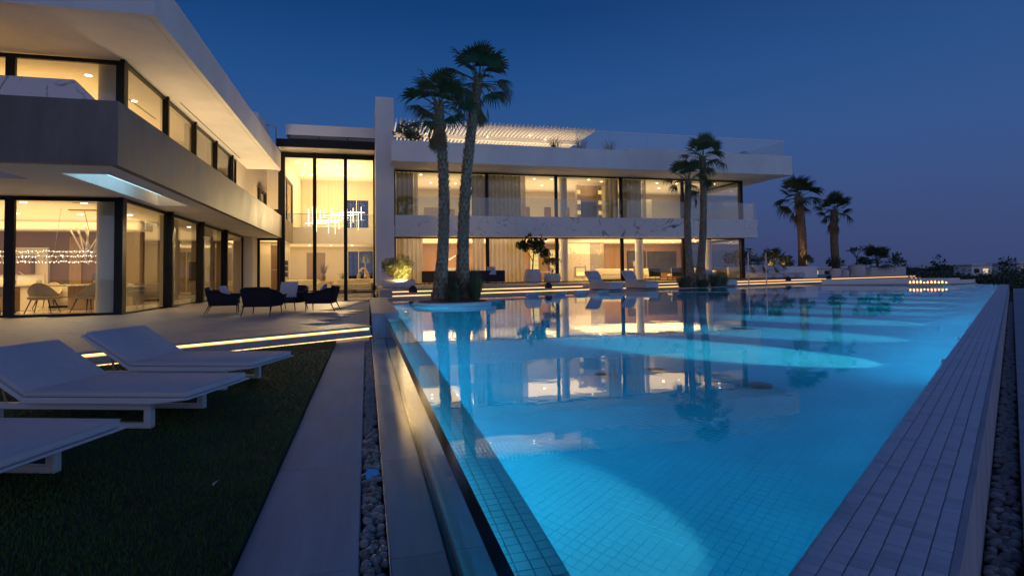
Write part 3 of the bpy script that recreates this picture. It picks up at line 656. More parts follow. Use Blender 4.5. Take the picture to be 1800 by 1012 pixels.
# roof of the right wing
VP(B(1.5, 30.1, 35.3, 46.8, 8.471, 9.7), 'roof', 'white')
VP(B(1.5, 17.2, 35.1, 35.295, 8.45, 9.72), 'roof_fascia', 'white'); VP(B(17.21, 30.3, 35.1, 35.295, 8.45, 9.86), 'roof_fascia', 'white')
VP(B(30.101, 30.3, 35.296, 46.8, 8.45, 9.86), 'roof_fascia', 'white')
VP(B(17.21, 30.09, 35.3, 46.7, 9.701, 9.75), 'roof_terrace', 'deck')
jx = [13.6, 16.1, 18.9, 21.7, 24.5, 27.3, 30.08]
for a, b in zip(jx[:-1], jx[1:]): VP(B(a + .025, b - .025, 35.6, 35.62, 9.70, 11.05), 'glass_panel', 'rail_glass')
VP(B(30.06, 30.08, 35.63, 46, 9.75, 11.05), 'glass_panel', 'rail_glass'); VP(B(13.6, 30.09, 35.595, 35.625, 11.052, 11.085), 'glass_edge', 'steel')
VP(B(17.3, 30, 45.5, 46.5, 9.76, 10.2), 'roof_upstand', 'white')
# pergola: slat by slat
pg = thing('pergola', 'white rooftop pergola of close parallel slats lit from below', 'pergola', (8, 40, 9.7), fixed=True)
slat = B(-.03, .03, 0, 8.5, -.12, .12).mesh('slat', 'white')
for i in range(49):
    o = put('slat', slat, pg); o.location = Vector((1.9 + i * .282, 36.6, 11.42)) - pg.location
MB().box(1.85, 15.6, 44.0, 44.15, 11.0, 11.299).box(1.85, 15.6, 39.5, 39.6, 11.0, 11.299).build('beam', 'white', pg)
for x in (1.95, 8.6, 15.3): B(x, x + .15, 43.8, 43.95, 9.70, 11.0).build('post', 'white', pg)
for i in range(9):
    o = put('downlight', dl_me, pg); o.location = Vector((2.6 + i * 1.45, 38.6 + (i % 3) * .9, 11.29)) - pg.location; o.scale = (.6, .6, 1)
# ---- the rooms are lit
def room(x0, x1, y0, y1, z1, p, col=WARM, up=.45, dz=.9):
    p *= 1.9
    cx, cyy = (x0 + x1) / 2, (y0 + y1) / 2
    area('room_light', (cx, cyy, z1 - .05), (x1 - x0) * .8, (y1 - y0) * .8, p * (1 - up), col)
    area('cove_light', (cx, cyy, z1 - dz), (x1 - x0) * .85, (y1 - y0) * .85, p * up, col, down=False)
room(-20, -8.6, 22, 31, 4.1, 420); room(-20, -8.6, 32, 45, 4.1, 250)
room(-22, -8.6, 22, 33, 8.7, 540, (1, .57, .18))
room(-5.4, .4, 43, 53, 10.0, 640, up=.4, dz=1.5); room(-7.8, .4, 48.3, 53.6, 4.05, 150); room(-7.8, -5.8, 42.3, 46.8, 4.05, 60)
room(2, 15, 38.8, 46, 3.98, 500); room(15, 27.8, 38.8, 46, 3.98, 470)
room(2.1, 7.9, 39, 46, 8.4, 125, WARM2); room(8.5, 18, 39, 46, 8.4, 215, WARM2); room(18.6, 27.8, 39, 46, 8.4, 150, WARM2)
area('balcony_light', (-6.75, 32, 4.68), .5, 18, 310, WARM2, down=False); area('balcony_light', (-6.75, 45.4, 4.68), .8, 6, 420, WARM, down=False)
area('pergola_light', (8.7, 40.5, 9.85), 13, 5, 420, WARM2, down=False)
spot('chandelier_glow', (-2.2, 43.5, 5.9), (-5.65, 35, 4.9), 3400, WARM2, R(78), .9, .8)
# pool lamps, set in the right wall and shining across the water
PC = (.85, 1.0, .95)
NTH = 'first second third fourth fifth sixth seventh eighth ninth tenth eleventh'.split()
for k_, (s, pw) in enumerate(((.95, 480), (6.45, 30000), (9.05, 11000), (12, 13000), (14.8, 13000), (17.2, 13000), (20.2, 12000), (23.5, 12000), (27, 12000), (31, 12000), (36, 12000))):
    p = W(s, .10); t_ = W(s, 1.4)
    spot('pool_lamp', (p.x, p.y, -.18), (t_.x, t_.y, -.85), pw, PC, R(46), 1, .06)
    pl = thing('pool_lamp', 'round underwater lamp in the tiled overflow wall, %s from the camera end' % NTH[k_], 'pool lamp', (p.x, p.y, -.18), rz2, 'underwater lamps along the overflow wall')
    MB().tube([(0, -.04, 0), (0, -.015, 0)], .09, 14).build('lens', 'led_cool', pl, world=False); MB().tube([(0, -.045, 0), (0, -.02, 0)], .11, 14).build('rim', 'steel', pl, world=False)
POOLC = (.10, .66, 1.0)
def glow_strip(p, q, nrm, power, tilt=.12):  # added area strips facing away from camera, fill for an even glow in the water
    p = Vector(p); q = Vector(q); d = (q - p).normalized(); n_ = Vector(nrm).normalized() + Vector((0, 0, -tilt)); z = -n_.normalized(); y_ = z.cross(d).normalized()
    o = area('pool_fill_strip', (p + q) / 2, (q - p).length, .10, power, POOLC); o.rotation_euler = Matrix((d, y_, z)).transposed().to_euler(); return o
glow_strip((.815, 3.0, -.25), (.815, 9, -.25), (1, 0, 0), 80, .6); glow_strip((.815, 9, -.25), (.815, 13.9, -.25), (1, 0, 0), 520, .6)
glow_strip((.76, 14.3, -.5), (.76, LB(.76) - 3.6, -.5), (1, 0, 0), 420, .7)
a_, b_ = W(6, .02), W(20, .02); glow_strip((a_.x, a_.y, -.35), (b_.x, b_.y, -.35), N2, 240, .3)
a_, b_ = W(20, .02), W(42, .02); glow_strip((a_.x, a_.y, -.35), (b_.x, b_.y, -.35), N2, 1000, .3)
a_, b_ = W(.4, .02), W(6, .02); glow_strip((a_.x, a_.y, -.35), (b_.x, b_.y, -.35), N2, 10, 0)
glow_strip((.475, 2.2, .12), (.475, 13.9, .12), (1, 0, 0), 11, .5)  # added fill strip that brightens the shelf beside the clear wall
for x, y, pw in ((.9, 20, 400), (5, LB(5) - 3.5, 1500), (10, LB(10) - 3.2, 1900), (15, LB(15) - 2.8, 1900), (20, LB(20) - .8, 1900), (26, LB(26) - .8, 1900)):  # wide spots added as fill, for blue glow across the far pool
    t_ = Vector((x, y, 0)) + (Vector((5, 0, 0)) if x < 1 else N3 * -5)
    spot('pool_lamp', (x, y, -.45), (t_.x, t_.y, -4.0), pw, POOLC, R(112), 1, .08)
# ------------------------------------------------------------------ plants
def fan_leaf(r=.62, n=26, droop=.25, spread=215, fold=.06, seed=0):
    """one fan frond: petiole along +x from the origin, then a pleated fan of narrow segments with drooping tips"""
    rd = random.Random(seed); mb = MB(); pl = .66
    mb.tube([(0, 0, 0), (pl * .5, 0, .03), (pl, 0, 0)], [.022, .016, .010], 5)
    for i in range(n):
        a = R(-spread / 2 + spread * (i + .5) / n); L = r * (.72 + .28 * math.cos(a * .75)) * rd.uniform(.9, 1.08); w = .5 * r * R(spread / n) * .74
        d = Vector((math.cos(a), math.sin(a), 0)); t = Vector((-math.sin(a), math.cos(a), 0)); o = Vector((pl, 0, 0)); dr = droop * rd.uniform(.6, 1.5)
        p1 = o + d * L * .55 + Vector((0, 0, -.03 * dr)); p2 = o + d * L * .85 + Vector((0, 0, -dr * L * .22)); p3 = o + d * L * 1.03 + Vector((0, 0, -dr * L * .62)) + t * rd.uniform(-.03, .03)
        up = Vector((0, 0, fold * .5 * r))
        mb.add([o, p1 + t * w, p1 + up * .5, p1 - t * w, p2 + t * w * .62, p2 + up * .3, p2 - t * w * .62, p3],
               [(0, 2, 1), (0, 3, 2), (1, 2, 5, 4), (2, 3, 6, 5), (4, 5, 7), (5, 6, 7)])
    return mb
FR = [fan_leaf(.60, 20, .30, 185, seed=1).mesh('frond', 'frond'), fan_leaf(.60, 20, .65, 165, seed=2).mesh('frond', 'frond'), fan_leaf(.58, 20, 1.05, 150, seed=3).mesh('frond', 'frond'), fan_leaf(.62, 18, .5, 175, seed=8).mesh('frond', 'frond')]
FD = [fan_leaf(.62, 18, .5, 70, seed=4).mesh('dry_frond', 'dead'), fan_leaf(.72, 16, .4, 50, seed=5).mesh('dry_frond', 'dead')]
def palm(label, base, top, r0, r1, nf=26, nd=9, scale=1., group='tall fan palms around the pool', boots=True, seed=0, flare=1.5):
    rd = random.Random(seed); b = Vector(base); t = Vector(top); g = thing('palm_tree', label, 'palm tree', base, 0, group)
    H = (t - b).length; k = 14; pts = []; rad = []
    for i in range(k + 1):
        u = i / k; p = (t - b) * u; p += Vector((math.sin(u * PI) * .17, 0, 0)) * (1 if seed % 2 else -1)
        pts.append(p); rad.append((r0 + (r1 - r0) * u) * (1 + (flare - 1) * max(0, 1 - u * 5) ** 1.5))
    MB().tube(pts, rad, 12).build('trunk', 'bark', g, True, world=False)
    if boots:      # old leaf bases wrapped round the trunk
        mb = MB(); nr = int(H / .16)
        for i in range(nr):
            u = (i + .5) / nr; f = u * k; a_ = int(f); p = pts[a_].lerp(pts[min(a_ + 1, k)], f - a_); r = rad[a_] + (rad[min(a_ + 1, k)] - rad[a_]) * (f - a_)
            for j in range(9):
                a = 2 * PI * (j + .5 * (i % 2)) / 9 + rd.uniform(-.15, .15); d = Vector((math.cos(a), math.sin(a), 0)); tt = Vector((-d.y, d.x, 0)); q = p + d * r * .93
                w = r * .34 * rd.uniform(.7, 1.15); hh = rd.uniform(.13, .24); ou = rd.uniform(.02, .085)
                v = [q - tt * w, q + tt * w, q + tt * w * .8 + d * .03 + Vector((0, 0, hh * .5)), q - tt * w * .8 + d * .03 + Vector((0, 0, hh * .5)), q + d * ou + Vector((0, 0, hh)) + tt * rd.uniform(-.03, .03)]
                mb.add(v, [(0, 1, 2, 3), (3, 2, 4)])
        mb.build('leaf_bases', 'boot', g, kind='stuff', world=False)
    tp = pts[-1]
    for i in range(nf + nd):
        dry = i >= nf; a = i * 2.39996 + rd.uniform(-.2, .2)
        if dry: el = R(rd.uniform(-93, -70))
        else: el = R(82 - 115 * (i / nf) ** .9 + rd.uniform(-8, 8))
        me_ = rd.choice(FD) if dry else FR[rd.choice((0, 3)) if el > R(25) else 1 if el > R(-8) else 2]
        if not dry and i > nf * .9 and rd.random() < .4: me_ = FD[0]
        o = put('dry_frond' if dry else 'frond', me_, g, loc=tp + Vector((math.cos(a) * .06, math.sin(a) * .06, -.0 - (.25 if dry else .22 * i / nf))))
        o.rotation_euler = (Matrix.Rotation(a, 3, 'Z') @ Matrix.Rotation(-el, 3, 'Y') @ Matrix.Rotation(rd.uniform(-.5, .5), 3, 'X')).to_euler()
        s_ = scale * rd.uniform(.85, 1.12); o.scale = (s_, s_, s_)
    return g
isl = thing('round_planter', 'low round white island planter standing in the pool under two tall palms', 'planter', (2.72, 18.5, .48), fixed=True)
MB().lathe([(1.05, -.6), (1.06, .42), (1.27, .50), (1.28, .60), (1.25, .615), (1.1, .615)], 48, (2.72, 18.5, 0)).build('basin', 'pot', isl, True)
MB().lathe([(1.12, .58), (1.12, .635), (.3, .68)], 32, (2.72, 18.5, 0)).build('soil', 'soil', isl, True)
palm('fan palm with brown dead skirt, left of its taller twin in the round planter', (2.32, 18.7, .62), (2.33, 18.7, 7.15), .19, .15, 23, 12, 1.0, seed=1)
palm('tallest fan palm, leaning a little to the right in the round white pool planter', (3.14, 19.1, .62), (3.78, 19.1, 8.2), .205, .15, 23, 6, 1.05, seed=2)
palm('slim fan palm, taller of the pair before the balcony corner of the house', (20.15, 31.6, .52), (20.6, 31.6, 8.7), .23, .19, 18, 3, 1.22, seed=3, flare=1.9)
palm('slim fan palm, lower of the pair before the balcony corner of the house', (19.55, 31.5, .52), (19.5, 31.5, 7.2), .22, .18, 17, 3, 1.2, seed=4, flare=1.9)
palm('stout palm rising behind the white terrace wall, nearer the house of the far two', (37.0, 42, .84), (36.8, 42, 7.9), .37, .33, 22, 9, 1.62, seed=5, flare=1.2)
palm('far stout palm furthest from the house, behind the white pots', (40.2, 41.5, .84), (40.1, 41.5, 6.7), .33, .30, 20, 8, 1.35, seed=6, flare=1.2)

def bush_mesh(rx, ry, rz, n, leaf, seed, m, z0=.0, narrow=.5, hollow=.55):
    rd = np.random.default_rng(seed); mb = MB(); k = max(5, n // 60)
    cl = rd.normal(size=(k, 3)); cl /= np.linalg.norm(cl, axis=1)[:, None]; cl *= rd.uniform(.35, .95, (k, 1)); cr_ = rd.uniform(.25, .5, k)
    vs = []; fs = []
    for i in range(n):
        c = rd.integers(k); d = rd.normal(size=3); d /= np.linalg.norm(d); p = cl[c] + d * cr_[c] * rd.uniform(hollow, 1)
        p = p / max(1, np.linalg.norm(p) * .95); p = p * (rx, ry, rz) + (0, 0, z0 + rz)
        if p[2] < .02: p[2] = .02 + .1 * rd.random()
        a = rd.normal(size=3) + d * .8 + (0, 0, .4); a /= np.linalg.norm(a); b = np.cross(a, rd.normal(size=3)); b /= np.linalg.norm(b); L = leaf * rd.uniform(.6, 1.25)
        q = len(vs); vs += [p, p + a * L * .5 + b * L * narrow * .5, p + a * L, p + a * L * .5 - b * L * narrow * .5]; fs.append((q, q + 1, q + 2, q + 3))
    mb.v = [tuple(map(float, x)) for x in vs]; mb.f = fs; return mb.mesh('foliage', m)
def tuft_mesh(n, h, spread, seed, m, w=.012):
    rd = random.Random(seed); mb = MB()
    for i in range(n):
        a = rd.uniform(0, 2 * PI); r = spread * .35 * rd.random() ** .5; o = Vector((r * math.cos(a), r * math.sin(a), 0)); b = a + rd.uniform(-.8, .8); L = h * rd.uniform(.6, 1.1); s_ = spread * rd.uniform(.2, 1)
        d = Vector((math.cos(b), math.sin(b), 0)); t = Vector((-d.y, d.x, 0)) * w; p1 = o + d * s_ * .35 + Vector((0, 0, L * .65)); p2 = o + d * s_ + Vector((0, 0, L))
        mb.add([o - t, o + t, p1 + t * .8, p1 - t * .8, p2], [(0, 1, 2, 3), (3, 2, 4)])
    return mb.mesh('blades', m)
def shrub(label, loc, rx, rz, n, leaf, seed, m='leaf', stems=4, cat='shrub', group=None, name='shrub', ry=None, z0=.1, narrow=.5):
    g = thing(name, label, cat, loc, 0, group); mb = MB(); rd = random.Random(seed)
    for i in range(stems):
        a = rd.uniform(0, 6.3); mb.tube([(0, 0, 0), (math.cos(a) * rx * .2, math.sin(a) * rx * .2, rz * .7), (math.cos(a) * rx * .5, math.sin(a) * rx * .5, rz * 1.3)], [.022, .016, .006], 5)
    mb.build('stems', 'stem', g, True, world=False); put('foliage', bush_mesh(rx, ry or rx, rz, n, leaf, seed, m, z0, narrow), g); return g
def tuft(label, loc, n, h, spread, seed, m='blade', group=None, name='grass_tuft', cat='ornamental grass'):
    g = thing(name, label, cat, loc, 0, group); put('blades', tuft_mesh(n, h, spread, seed, m), g); return g
tuft('spiky grass clump at the foot of the left palm in the round pool planter', (2.75, 18.15, .62), 240, .62, .42, 11, 'leaf2')
tuft('dark spiky grass clump at the right edge of the round pool planter', (3.45, 18.45, .62), 260, .72, .40, 12, 'leaf2')
tuft('small spiky plant between the two palm trunks in the round planter', (2.8, 19.0, .62), 160, 1.0, .5, 13, 'leaf2')
tuft('leafy tuft sprouting behind the taller palm trunk in the round planter', (3.55, 19.2, .62), 140, 1.15, .45, 14, 'leaf2')
for i, (x, y, h, lab) in enumerate(((18.75, 31.1, .75, 'grass clump left of the slim palm pair on the pool deck'), (19.9, 30.8, .55, 'short grass clump in front of the slim palm pair'), (21.1, 31.3, .95, 'tall flopping grass clump right of the slim palm pair'), (22.0, 31.9, .8, 'grass clump beside the third white daybed'))):
    tuft(lab, (x, y, .52), 340, h, .75, 20 + i)
ub = thing('low_planter', 'low white planter box on the terrace holding the lit bush', 'planter', (1.65, 30.6, .86))
MB().prism([(-.82, -.5), (.80, -.5), (.86, .5), (-.86, .5)], 0, .40).build('box', 'pot', ub, bevel=.03, world=False); B(-.7, .7, -.4, .4, .38, .415).build('soil', 'soil', ub, world=False)
shrub('rounded bush in the low white planter, glowing from a lamp at its foot', (1.62, 30.75, 1.26), .82, .62, 3600, .15, 31, 'leaf2', 14, narrow=.26, z0=0)
def uplamp(label, loc, target, power, ang=70):
    g = thing('garden_spotlight', label, 'spotlight', loc)
    MB().tube([(0, 0, 0), (0, 0, .07)], [.05, .05], 10).build('body', 'black', g, True, world=False); MB().tube([(0, 0, .072), (0, 0, .078)], .045, 10).build('lens', 'uplight', g, world=False)
    spot('garden_spot', (loc[0], loc[1], loc[2] + .12), target, power, (1, .66, .22), R(ang), .8, .04)
uplamp('small spotlight in the low white planter at the foot of the lit bush', (1.95, 29.75, 1.27), (1.6, 30.8, 1.9), 420, 130)
# potted trees by the glass
def pot(label, loc, prof, m='pot', group=None):
    g = thing('plant_pot', label, 'pot', loc, 0, group); MB().lathe(prof, 32).build('body', m, g, True, world=False)
    r, z = prof[-1]; MB().lathe([(r * .93, z - .05), (r * .93, z + .004)], 24).build('soil', 'soil', g, world=False); return g
pot('large tapered white pot holding the small dark leafed tree before the curtain', (10.75, 36.5, .86), [(.52, 0), (.62, .1), (.60, .55), (.46, .9), (.42, .9)])
pot('lower white pot beside the big one, holding the round clipped bush', (12.15, 36.6, .86), [(.36, 0), (.55, .08), (.60, .3), (.52, .6), (.46, .6)])
tr = thing('potted_tree', 'small tree with dark glossy leaves growing from the large white pot', 'tree', (10.75, 36.5, 1.74))
MB().tube([(0, 0, 0), (.05, 0, .6), (.12, .05, 1.2), (.3, 0, 1.7)], [.05, .04, .035, .015], 7).tube([(.05, 0, .55), (-.25, 0, 1.1), (-.6, 0, 1.5)], [.03, .022, .01], 6).tube([(.1, 0, 1.1), (.45, 0, 1.35), (.75, .1, 1.5)], [.025, .018, .008], 6).build('trunk', 'stem', tr, True, world=False)
o = put('crown', bush_mesh(.75, .7, .62, 620, .24, 41, 'leaf', 0), tr); o.location = (.15, 0, 1.1)
o = put('crown', bush_mesh(.42, .4, .34, 220, .24, 42, 'leaf', 0), tr); o.location = (-.62, 0, 1.15)
o = put('crown', bush_mesh(.34, .4, .34, 170, .24, 43, 'leaf', 0), tr); o.location = (.85, 0, .85)
shrub('round clipped bush with bare stems in the lower white pot', (12.15, 36.6, 1.44), .62, .36, 900, .11, 44, 'leaf', 9, z0=.42)
# far terrace: planter wall, shrubs, pots
pw = thing('planter_wall', 'long white planter wall behind the row of daybeds on the terrace', 'planter', (33, 42, .84), fixed=True)
B(28.4, 37.0, 40.3, 40.5, .84, 1.80).build('front', 'white', pw); B(36.8, 37.0, 40.501, 43.5, .84, 1.80).build('side', 'white', pw); B(28.4, 36.79, 40.501, 43.5, .84, 1.7).build('soil', 'soil', pw)
shrub('dark spreading bush above the planter wall nearest the house', (31.2, 42, 1.7), 1.6, .75, 1100, .22, 51, 'leaf')
def cyc(lab, loc, n, L, sd):
    g = thing('low_palm', lab, 'palm', loc); rd = random.Random(sd); MB().tube([(0, 0, 0), (0, 0, .35)], [.14, .1], 8).build('trunk', 'bark', g, True, world=False)
    for i in range(17):
        a = i * 2.39996; el = R(80 - 95 * i / 17 + rd.uniform(-6, 6)); o = put('frond', FR[0 if i < 7 else 1], g, loc=(0, 0, .34)); s_ = L * rd.uniform(.75, .95)
        o.rotation_euler = (Matrix.Rotation(a, 3, 'Z') @ Matrix.Rotation(-el, 3, 'Y')).to_euler(); o.scale = (s_, s_, s_)
    return g
cyc('spiky low palm lit from below above the planter wall', (33.7, 41.6, 1.7), 150, 1.5, 52)
shrub('small yellow lit shrub left of the spiky low palm on the planter wall', (32.7, 40.9, 1.7), .5, .35, 260, .16, 53, 'leaf2')
shrub('small yellow lit shrub right of the spiky low palm on the planter wall', (34.1, 40.9, 1.7), .55, .42, 300, .16, 54, 'leaf2')
shrub('leafy lit shrub at the foot of the stout palm', (36.6, 41.2, 1.7), .6, .5, 320, .17, 55, 'leaf2')
shrub('dark low bush left of the stout palm trunk', (35.7, 42.4, 1.7), .8, .5, 420, .2, 56, 'leaf')
uplamp('spotlight on the planter wall under the left yellow shrub', (32.7, 40.62, 1.72), (32.7, 41.2, 2.6), 60, 120)
uplamp('spotlight on the planter wall under the right yellow shrub', (34.1, 40.62, 1.72), (34.1, 41.2, 2.6), 90, 120)
uplamp('spotlight on the planter wall aimed up the stout palm trunk', (36.6, 40.9, 1.72), (36.9, 42, 4.5), 90, 60)
pot('small round white pot, left of two under the far stout palm', (38.75, 40.2, .86), [(.40, 0), (.48, .3), (.42, .72), (.36, .72)])
pot('smallest round white pot, between its two bigger neighbours on the far terrace', (40.3, 40.8, .86), [(.30, 0), (.36, .22), (.32, .58), (.28, .58)])
pot('big round white pot holding the bare branched little tree', (42.0, 41.2, .86), [(.6, 0), (.74, .4), (.64, 1.0), (.56, 1.0)])
shrub('dark bush in the small pot under the far stout palm', (38.75, 40.4, 1.56), .9, .45, 420, .2, 57, 'leaf', z0=.1)
ft = thing('little_tree', 'bare branched little tree with few leaves in the big round pot', 'tree', (42.0, 41.2, 1.86))
mb = MB(); rd = random.Random(9); tips = []
def branch(p, d, L, r, dep):
    q = p + d * L; mb.tube([p, q], [r, r * .7], 5)
    if dep == 0: tips.append(q); return
    for _ in range(3 if dep > 1 else 2): branch(q, (d + Vector((rd.uniform(-1.2, 1.2), rd.uniform(-1.2, 1.2), rd.uniform(-.1, .45)))).normalized(), L * .72, r * .68, dep - 1)
branch(Vector((0, 0, 0)), Vector((.1, 0, 1)).normalized(), .62, .06, 4); mb.build('trunk', 'stem', ft, True, world=False)
lf = MB()
for t_ in tips:
    for _ in range(2):
        a = Vector((rd.gauss(0, 1), rd.gauss(0, 1), rd.gauss(.3, 1))).normalized(); b = a.cross(Vector((rd.gauss(0, 1), 1, 0))).normalized(); L = .16
        lf.add([t_, t_ + a * L * .5 + b * .04, t_ + a * L, t_ + a * L * .5 - b * .04], [(0, 1, 2, 3)])
lf.build('leaves', 'leaf', ft, world=False, kind='stuff')
bp = thing('low_planter', 'wide white planter box under the low dark palm at the end of the terrace', 'planter', (45, 41.5, .86))
MB().prism([(-1.9, -.8), (1.9, -.8), (2.1, .8), (-2.1, .8)], 0, .80).build('box', 'pot', bp, bevel=.03, world=False); B(-1.7, 1.7, -.65, .65, .78, .815).build('soil', 'soil', bp, world=False)
cyc('low dark palm with arching leaves in the wide white planter box', (44.6, 41.5, 1.66), 170, 1.7, 58)
shrub('low dark bush beside the arching palm in the wide white box', (43.3, 41.6, 1.66), .8, .4, 330, .2, 59, 'leaf')
for i, (x, y, rx, rz) in enumerate(((50, 38, 5, .95), (57, 36, 6, 1.15), (54, 46, 6, 1.15), (64, 40, 7, 1.3), (72, 44, 8, 1.4), (60, 52, 8, 1.55), (49.5, 33.0, 3.2, .8), (57, 31.0, 5, .95), (80, 40, 7, 1.15), (44.6, 29.7, 1.6, .75))):
    shrub(['dark hedge bush just beyond the end of the lit terrace steps', 'broad dark hedge bush behind the row of flames', 'dark hedge bush behind the end of the terrace', 'tall broad hedge bush in the middle of the dark garden', 'large hedge bush near the far light roofed building', 'tallest dark hedge bush against the horizon', 'small dark hedge bush behind the white wall at the pool end', 'dark hedge bush beyond the far corner of the pool', 'last dark hedge bush at the edge of the picture', 'low grassy bush at the far corner of the overflow wall'][i],
          (x, y, -1.2), rx, rz, 4200, .27 if i < 9 else .2, 60 + i, 'leaf', group='dark hedge bushes beyond the pool', name='hedge_bush', z0=0)
for i, (x, y) in enumerate(((70, 62), (82, 66), (95, 66), (90, 58))):
    shrub(['thin twiggy tree above the hedges, first from the terrace', 'thin twiggy tree above the hedges, second from the terrace', 'thin twiggy tree above the hedges, third from the terrace', 'thin twiggy tree above the hedges, nearest the far building'][i], (x, y, -1.2), 1.6, 2.2, 260, .45, 80 + i, 'leaf', 7, cat='tree', group='thin trees on the horizon', name='garden_tree', z0=.4)
hz = MB()
for i in range(40):
    x0 = -300 + i * 40; hz.prism([(x0, 0), (x0 + 20, random.uniform(2, 5)), (x0 + 40, random.uniform(1, 3)), (x0 + 60, 0)], 318, 320, axis='y')
hz.build('far_treeline', 'earth', kind='stuff')
for i, (x, y, w, h, lab) in enumerate(((160, 175, 26, 3.2, 'low pale building on the horizon right of the stout palms'), (205, 150, 16, 3.6, 'pale flat roofed building on the horizon above the hedges'), (163, 110, 9, 3.6, 'flat roofed pavilion at the picture edge beyond the hedges'))):
    g = thing('distant_building', lab, 'building', (x, y, -1.2)); B(-w / 2, w / 2, -3, 3, 0, h).build('wall', 'white', g, world=False)
    B(-w / 2 - 1, w / 2 + 1, -4, 4, h + .01, h + .35).build('roof', 'white', g, world=False)
    for k in range(4): B(-w / 2 + 1 + k * w / 4, -w / 2 + 1 + k * w / 4 + w / 7, -3.05, -3.005, 1.0, 2.4).build('window', 'far_light' if k % 3 == 1 else 'mirror', g, world=False)

# ------------------------------------------------------------------ pool-side furniture
def lounger(label, loc, rz):
    g = thing('sun_lounger', label, 'sun lounger', loc, rz, 'white sun loungers on the lawn')
    prof = [(-.02, .248), (1.30, .248), (1.66, .292), (1.66, .305), (-.02, .305)]
    MB().prism(prof, -.53, .53, axis='y').build('platform', 'lounge', g, bevel=.006, world=False)
    MB().box(.0, 1.63, -.51, .51, .307, .362).build('mattress', 'mesh', g, True, .022, world=False)
    MB().tube([(0, -.505, .362), (1.62, -.505, .362), (1.62, .505, .362), (0, .505, .362)], .006, 5).build('piping', 'pillow', g, True, world=False)
    a = R(32); mt = Matrix.Translation((.0, 0, .30)) @ Matrix.Rotation(a, 4, 'Y')
    MB().box(-.78, 0.0, -.53, .53, -.038, .0, mt).build('back_frame', 'lounge', g, bevel=.006, world=False)
    MB().box(-.76, .01, -.51, .51, .002, .058, mt).build('backrest', 'mesh', g, True, .022, world=False)
    for sg in (-1, 1):
        y0, y1 = (sg * .40 - .035, sg * .40 + .035)
        MB().box(-.42, 1.22, y0, y1, .175, .232).box(-.42, 1.22, y0, y1, .0, .05).box(-.42, -.35, y0, y1, .051, .174).box(1.15, 1.22, y0, y1, .051, .174).build('sled_frame', 'lounge', g, bevel=.004, world=False)
        MB().tube([(-.35, sg * .34, .20), (-.42, sg * .34, .44)], .014, 6).build('strut', 'wood', g, True, world=False)
    return g
l1 = lounger('white sun lounger on the grass nearest the lit step, backrest raised', (-2.74, 8.74, Z_LAWN + .01), R(-20))
l2 = lounger('white sun lounger in the middle of the lawn row, whole and with raised back', (-3.0, 6.93, Z_LAWN + .01), R(-19))
l3 = lounger('white sun lounger of which only the foot end reaches into view, closest to the camera', (-3.5, 4.98, Z_LAWN + .01), R(-19))

def armchair(label, loc, rz, cush=None):
    """low rope lounge chair; front faces +x"""
    g = thing('lounge_chair', label, 'chair', loc, rz, 'dark woven lounge chairs on the patio'); n = 26
    def rim(u):                       # u 0..1 from the front of one arm round the back to the front of the other
        a = PI * (u - .5) * 1.0; x = -.40 - .12 * math.cos(a) if abs(a) < PI * .25 else 0
        t = (u - .5) * 2; s_ = abs(t)
        if s_ < .42: y = t / .42 * .46; x = -.50 + .05 * (s_ / .42) ** 4
        else:
            k = (s_ - .42) / .58; x = -.45 + k * .93; y = math.copysign(.46 + .09 * math.sin(min(1, k * 1.8) * PI / 2), t)
        top = .82 - .20 * min(1, max(0, (s_ - .30) / .5)) ** 1.3
        return x, y, top
    sh = MB()
    def f(out_):
        def q(u, v):
            x, y, top = rim(u); z = .30 + (top - .30) * v; k = .80 + .24 * v + out_; return (x * k, y * (.88 + .14 * v + out_), z)
        return q
    sh.grid(f(0), n, 4); m0 = len(sh.v); sh.grid(f(-.09), n, 4); W_ = 5
    for i in range(n):
        for e in (0, 4): sh.f.append((i * W_ + e, (i + 1) * W_ + e, m0 + (i + 1) * W_ + e, m0 + i * W_ + e))
    for i in (0, n): 
        for v in range(4): sh.f.append((i * W_ + v, i * W_ + v + 1, m0 + i * W_ + v + 1, m0 + i * W_ + v))
    sh.build('woven_shell', 'navy', g, True, world=False)
    rp_ = MB()
    for i in range(61):
        pts = [f(.012)(i / 60, v) for v in (0, .5, 1)]; rp_.tube(pts, .010, 4, False)
    rp_.build('rope_strands', 'navy', g, True, kind='stuff', world=False)
    MB().tube([f(.0)(i / 30, 1.0) for i in range(31)], .022, 6).build('top_rail', 'black', g, True, world=False)
    MB().box(-.40, .46, -.46, .46, .27, .31).build('seat_frame', 'black', g, bevel=.01, world=False)
    MB().box(-.33, .48, -.42, .42, .315, .47).build('seat_cushion', 'navy_cush', g, True, .045, world=False)
    MB().box(-.08, .06, -.40, .40, 0, .42, Matrix.Translation((-.34, 0, .46)) @ Matrix.Rotation(R(-14), 4, 'Y')).build('back_cushion', 'navy_cush', g, True, .05, world=False)
    for x, y, dx in ((.42, .42, .0), (.42, -.42, .0), (-.38, .40, -.14), (-.38, -.40, -.14)):
        MB().tube([(x, y, .28), (x + dx, y * 1.06, 0)], [.020, .013], 6).build('leg', 'black', g, True, world=False)
    return g
armchair('dark woven lounge chair nearest the glass wall, turned side on to the camera', (-4.52, 20.35, .31), R(8))
armchair('dark woven lounge chair with its back squarely to the camera', (-3.12, 18.95, .31), R(78))
armchair('dark woven lounge chair facing the camera with a pale cushion on it', (-2.62, 21.3, .31), R(-112))
armchair('dark woven lounge chair standing alone on the right, facing the other three', (-1.45, 20.25, .31), R(170))
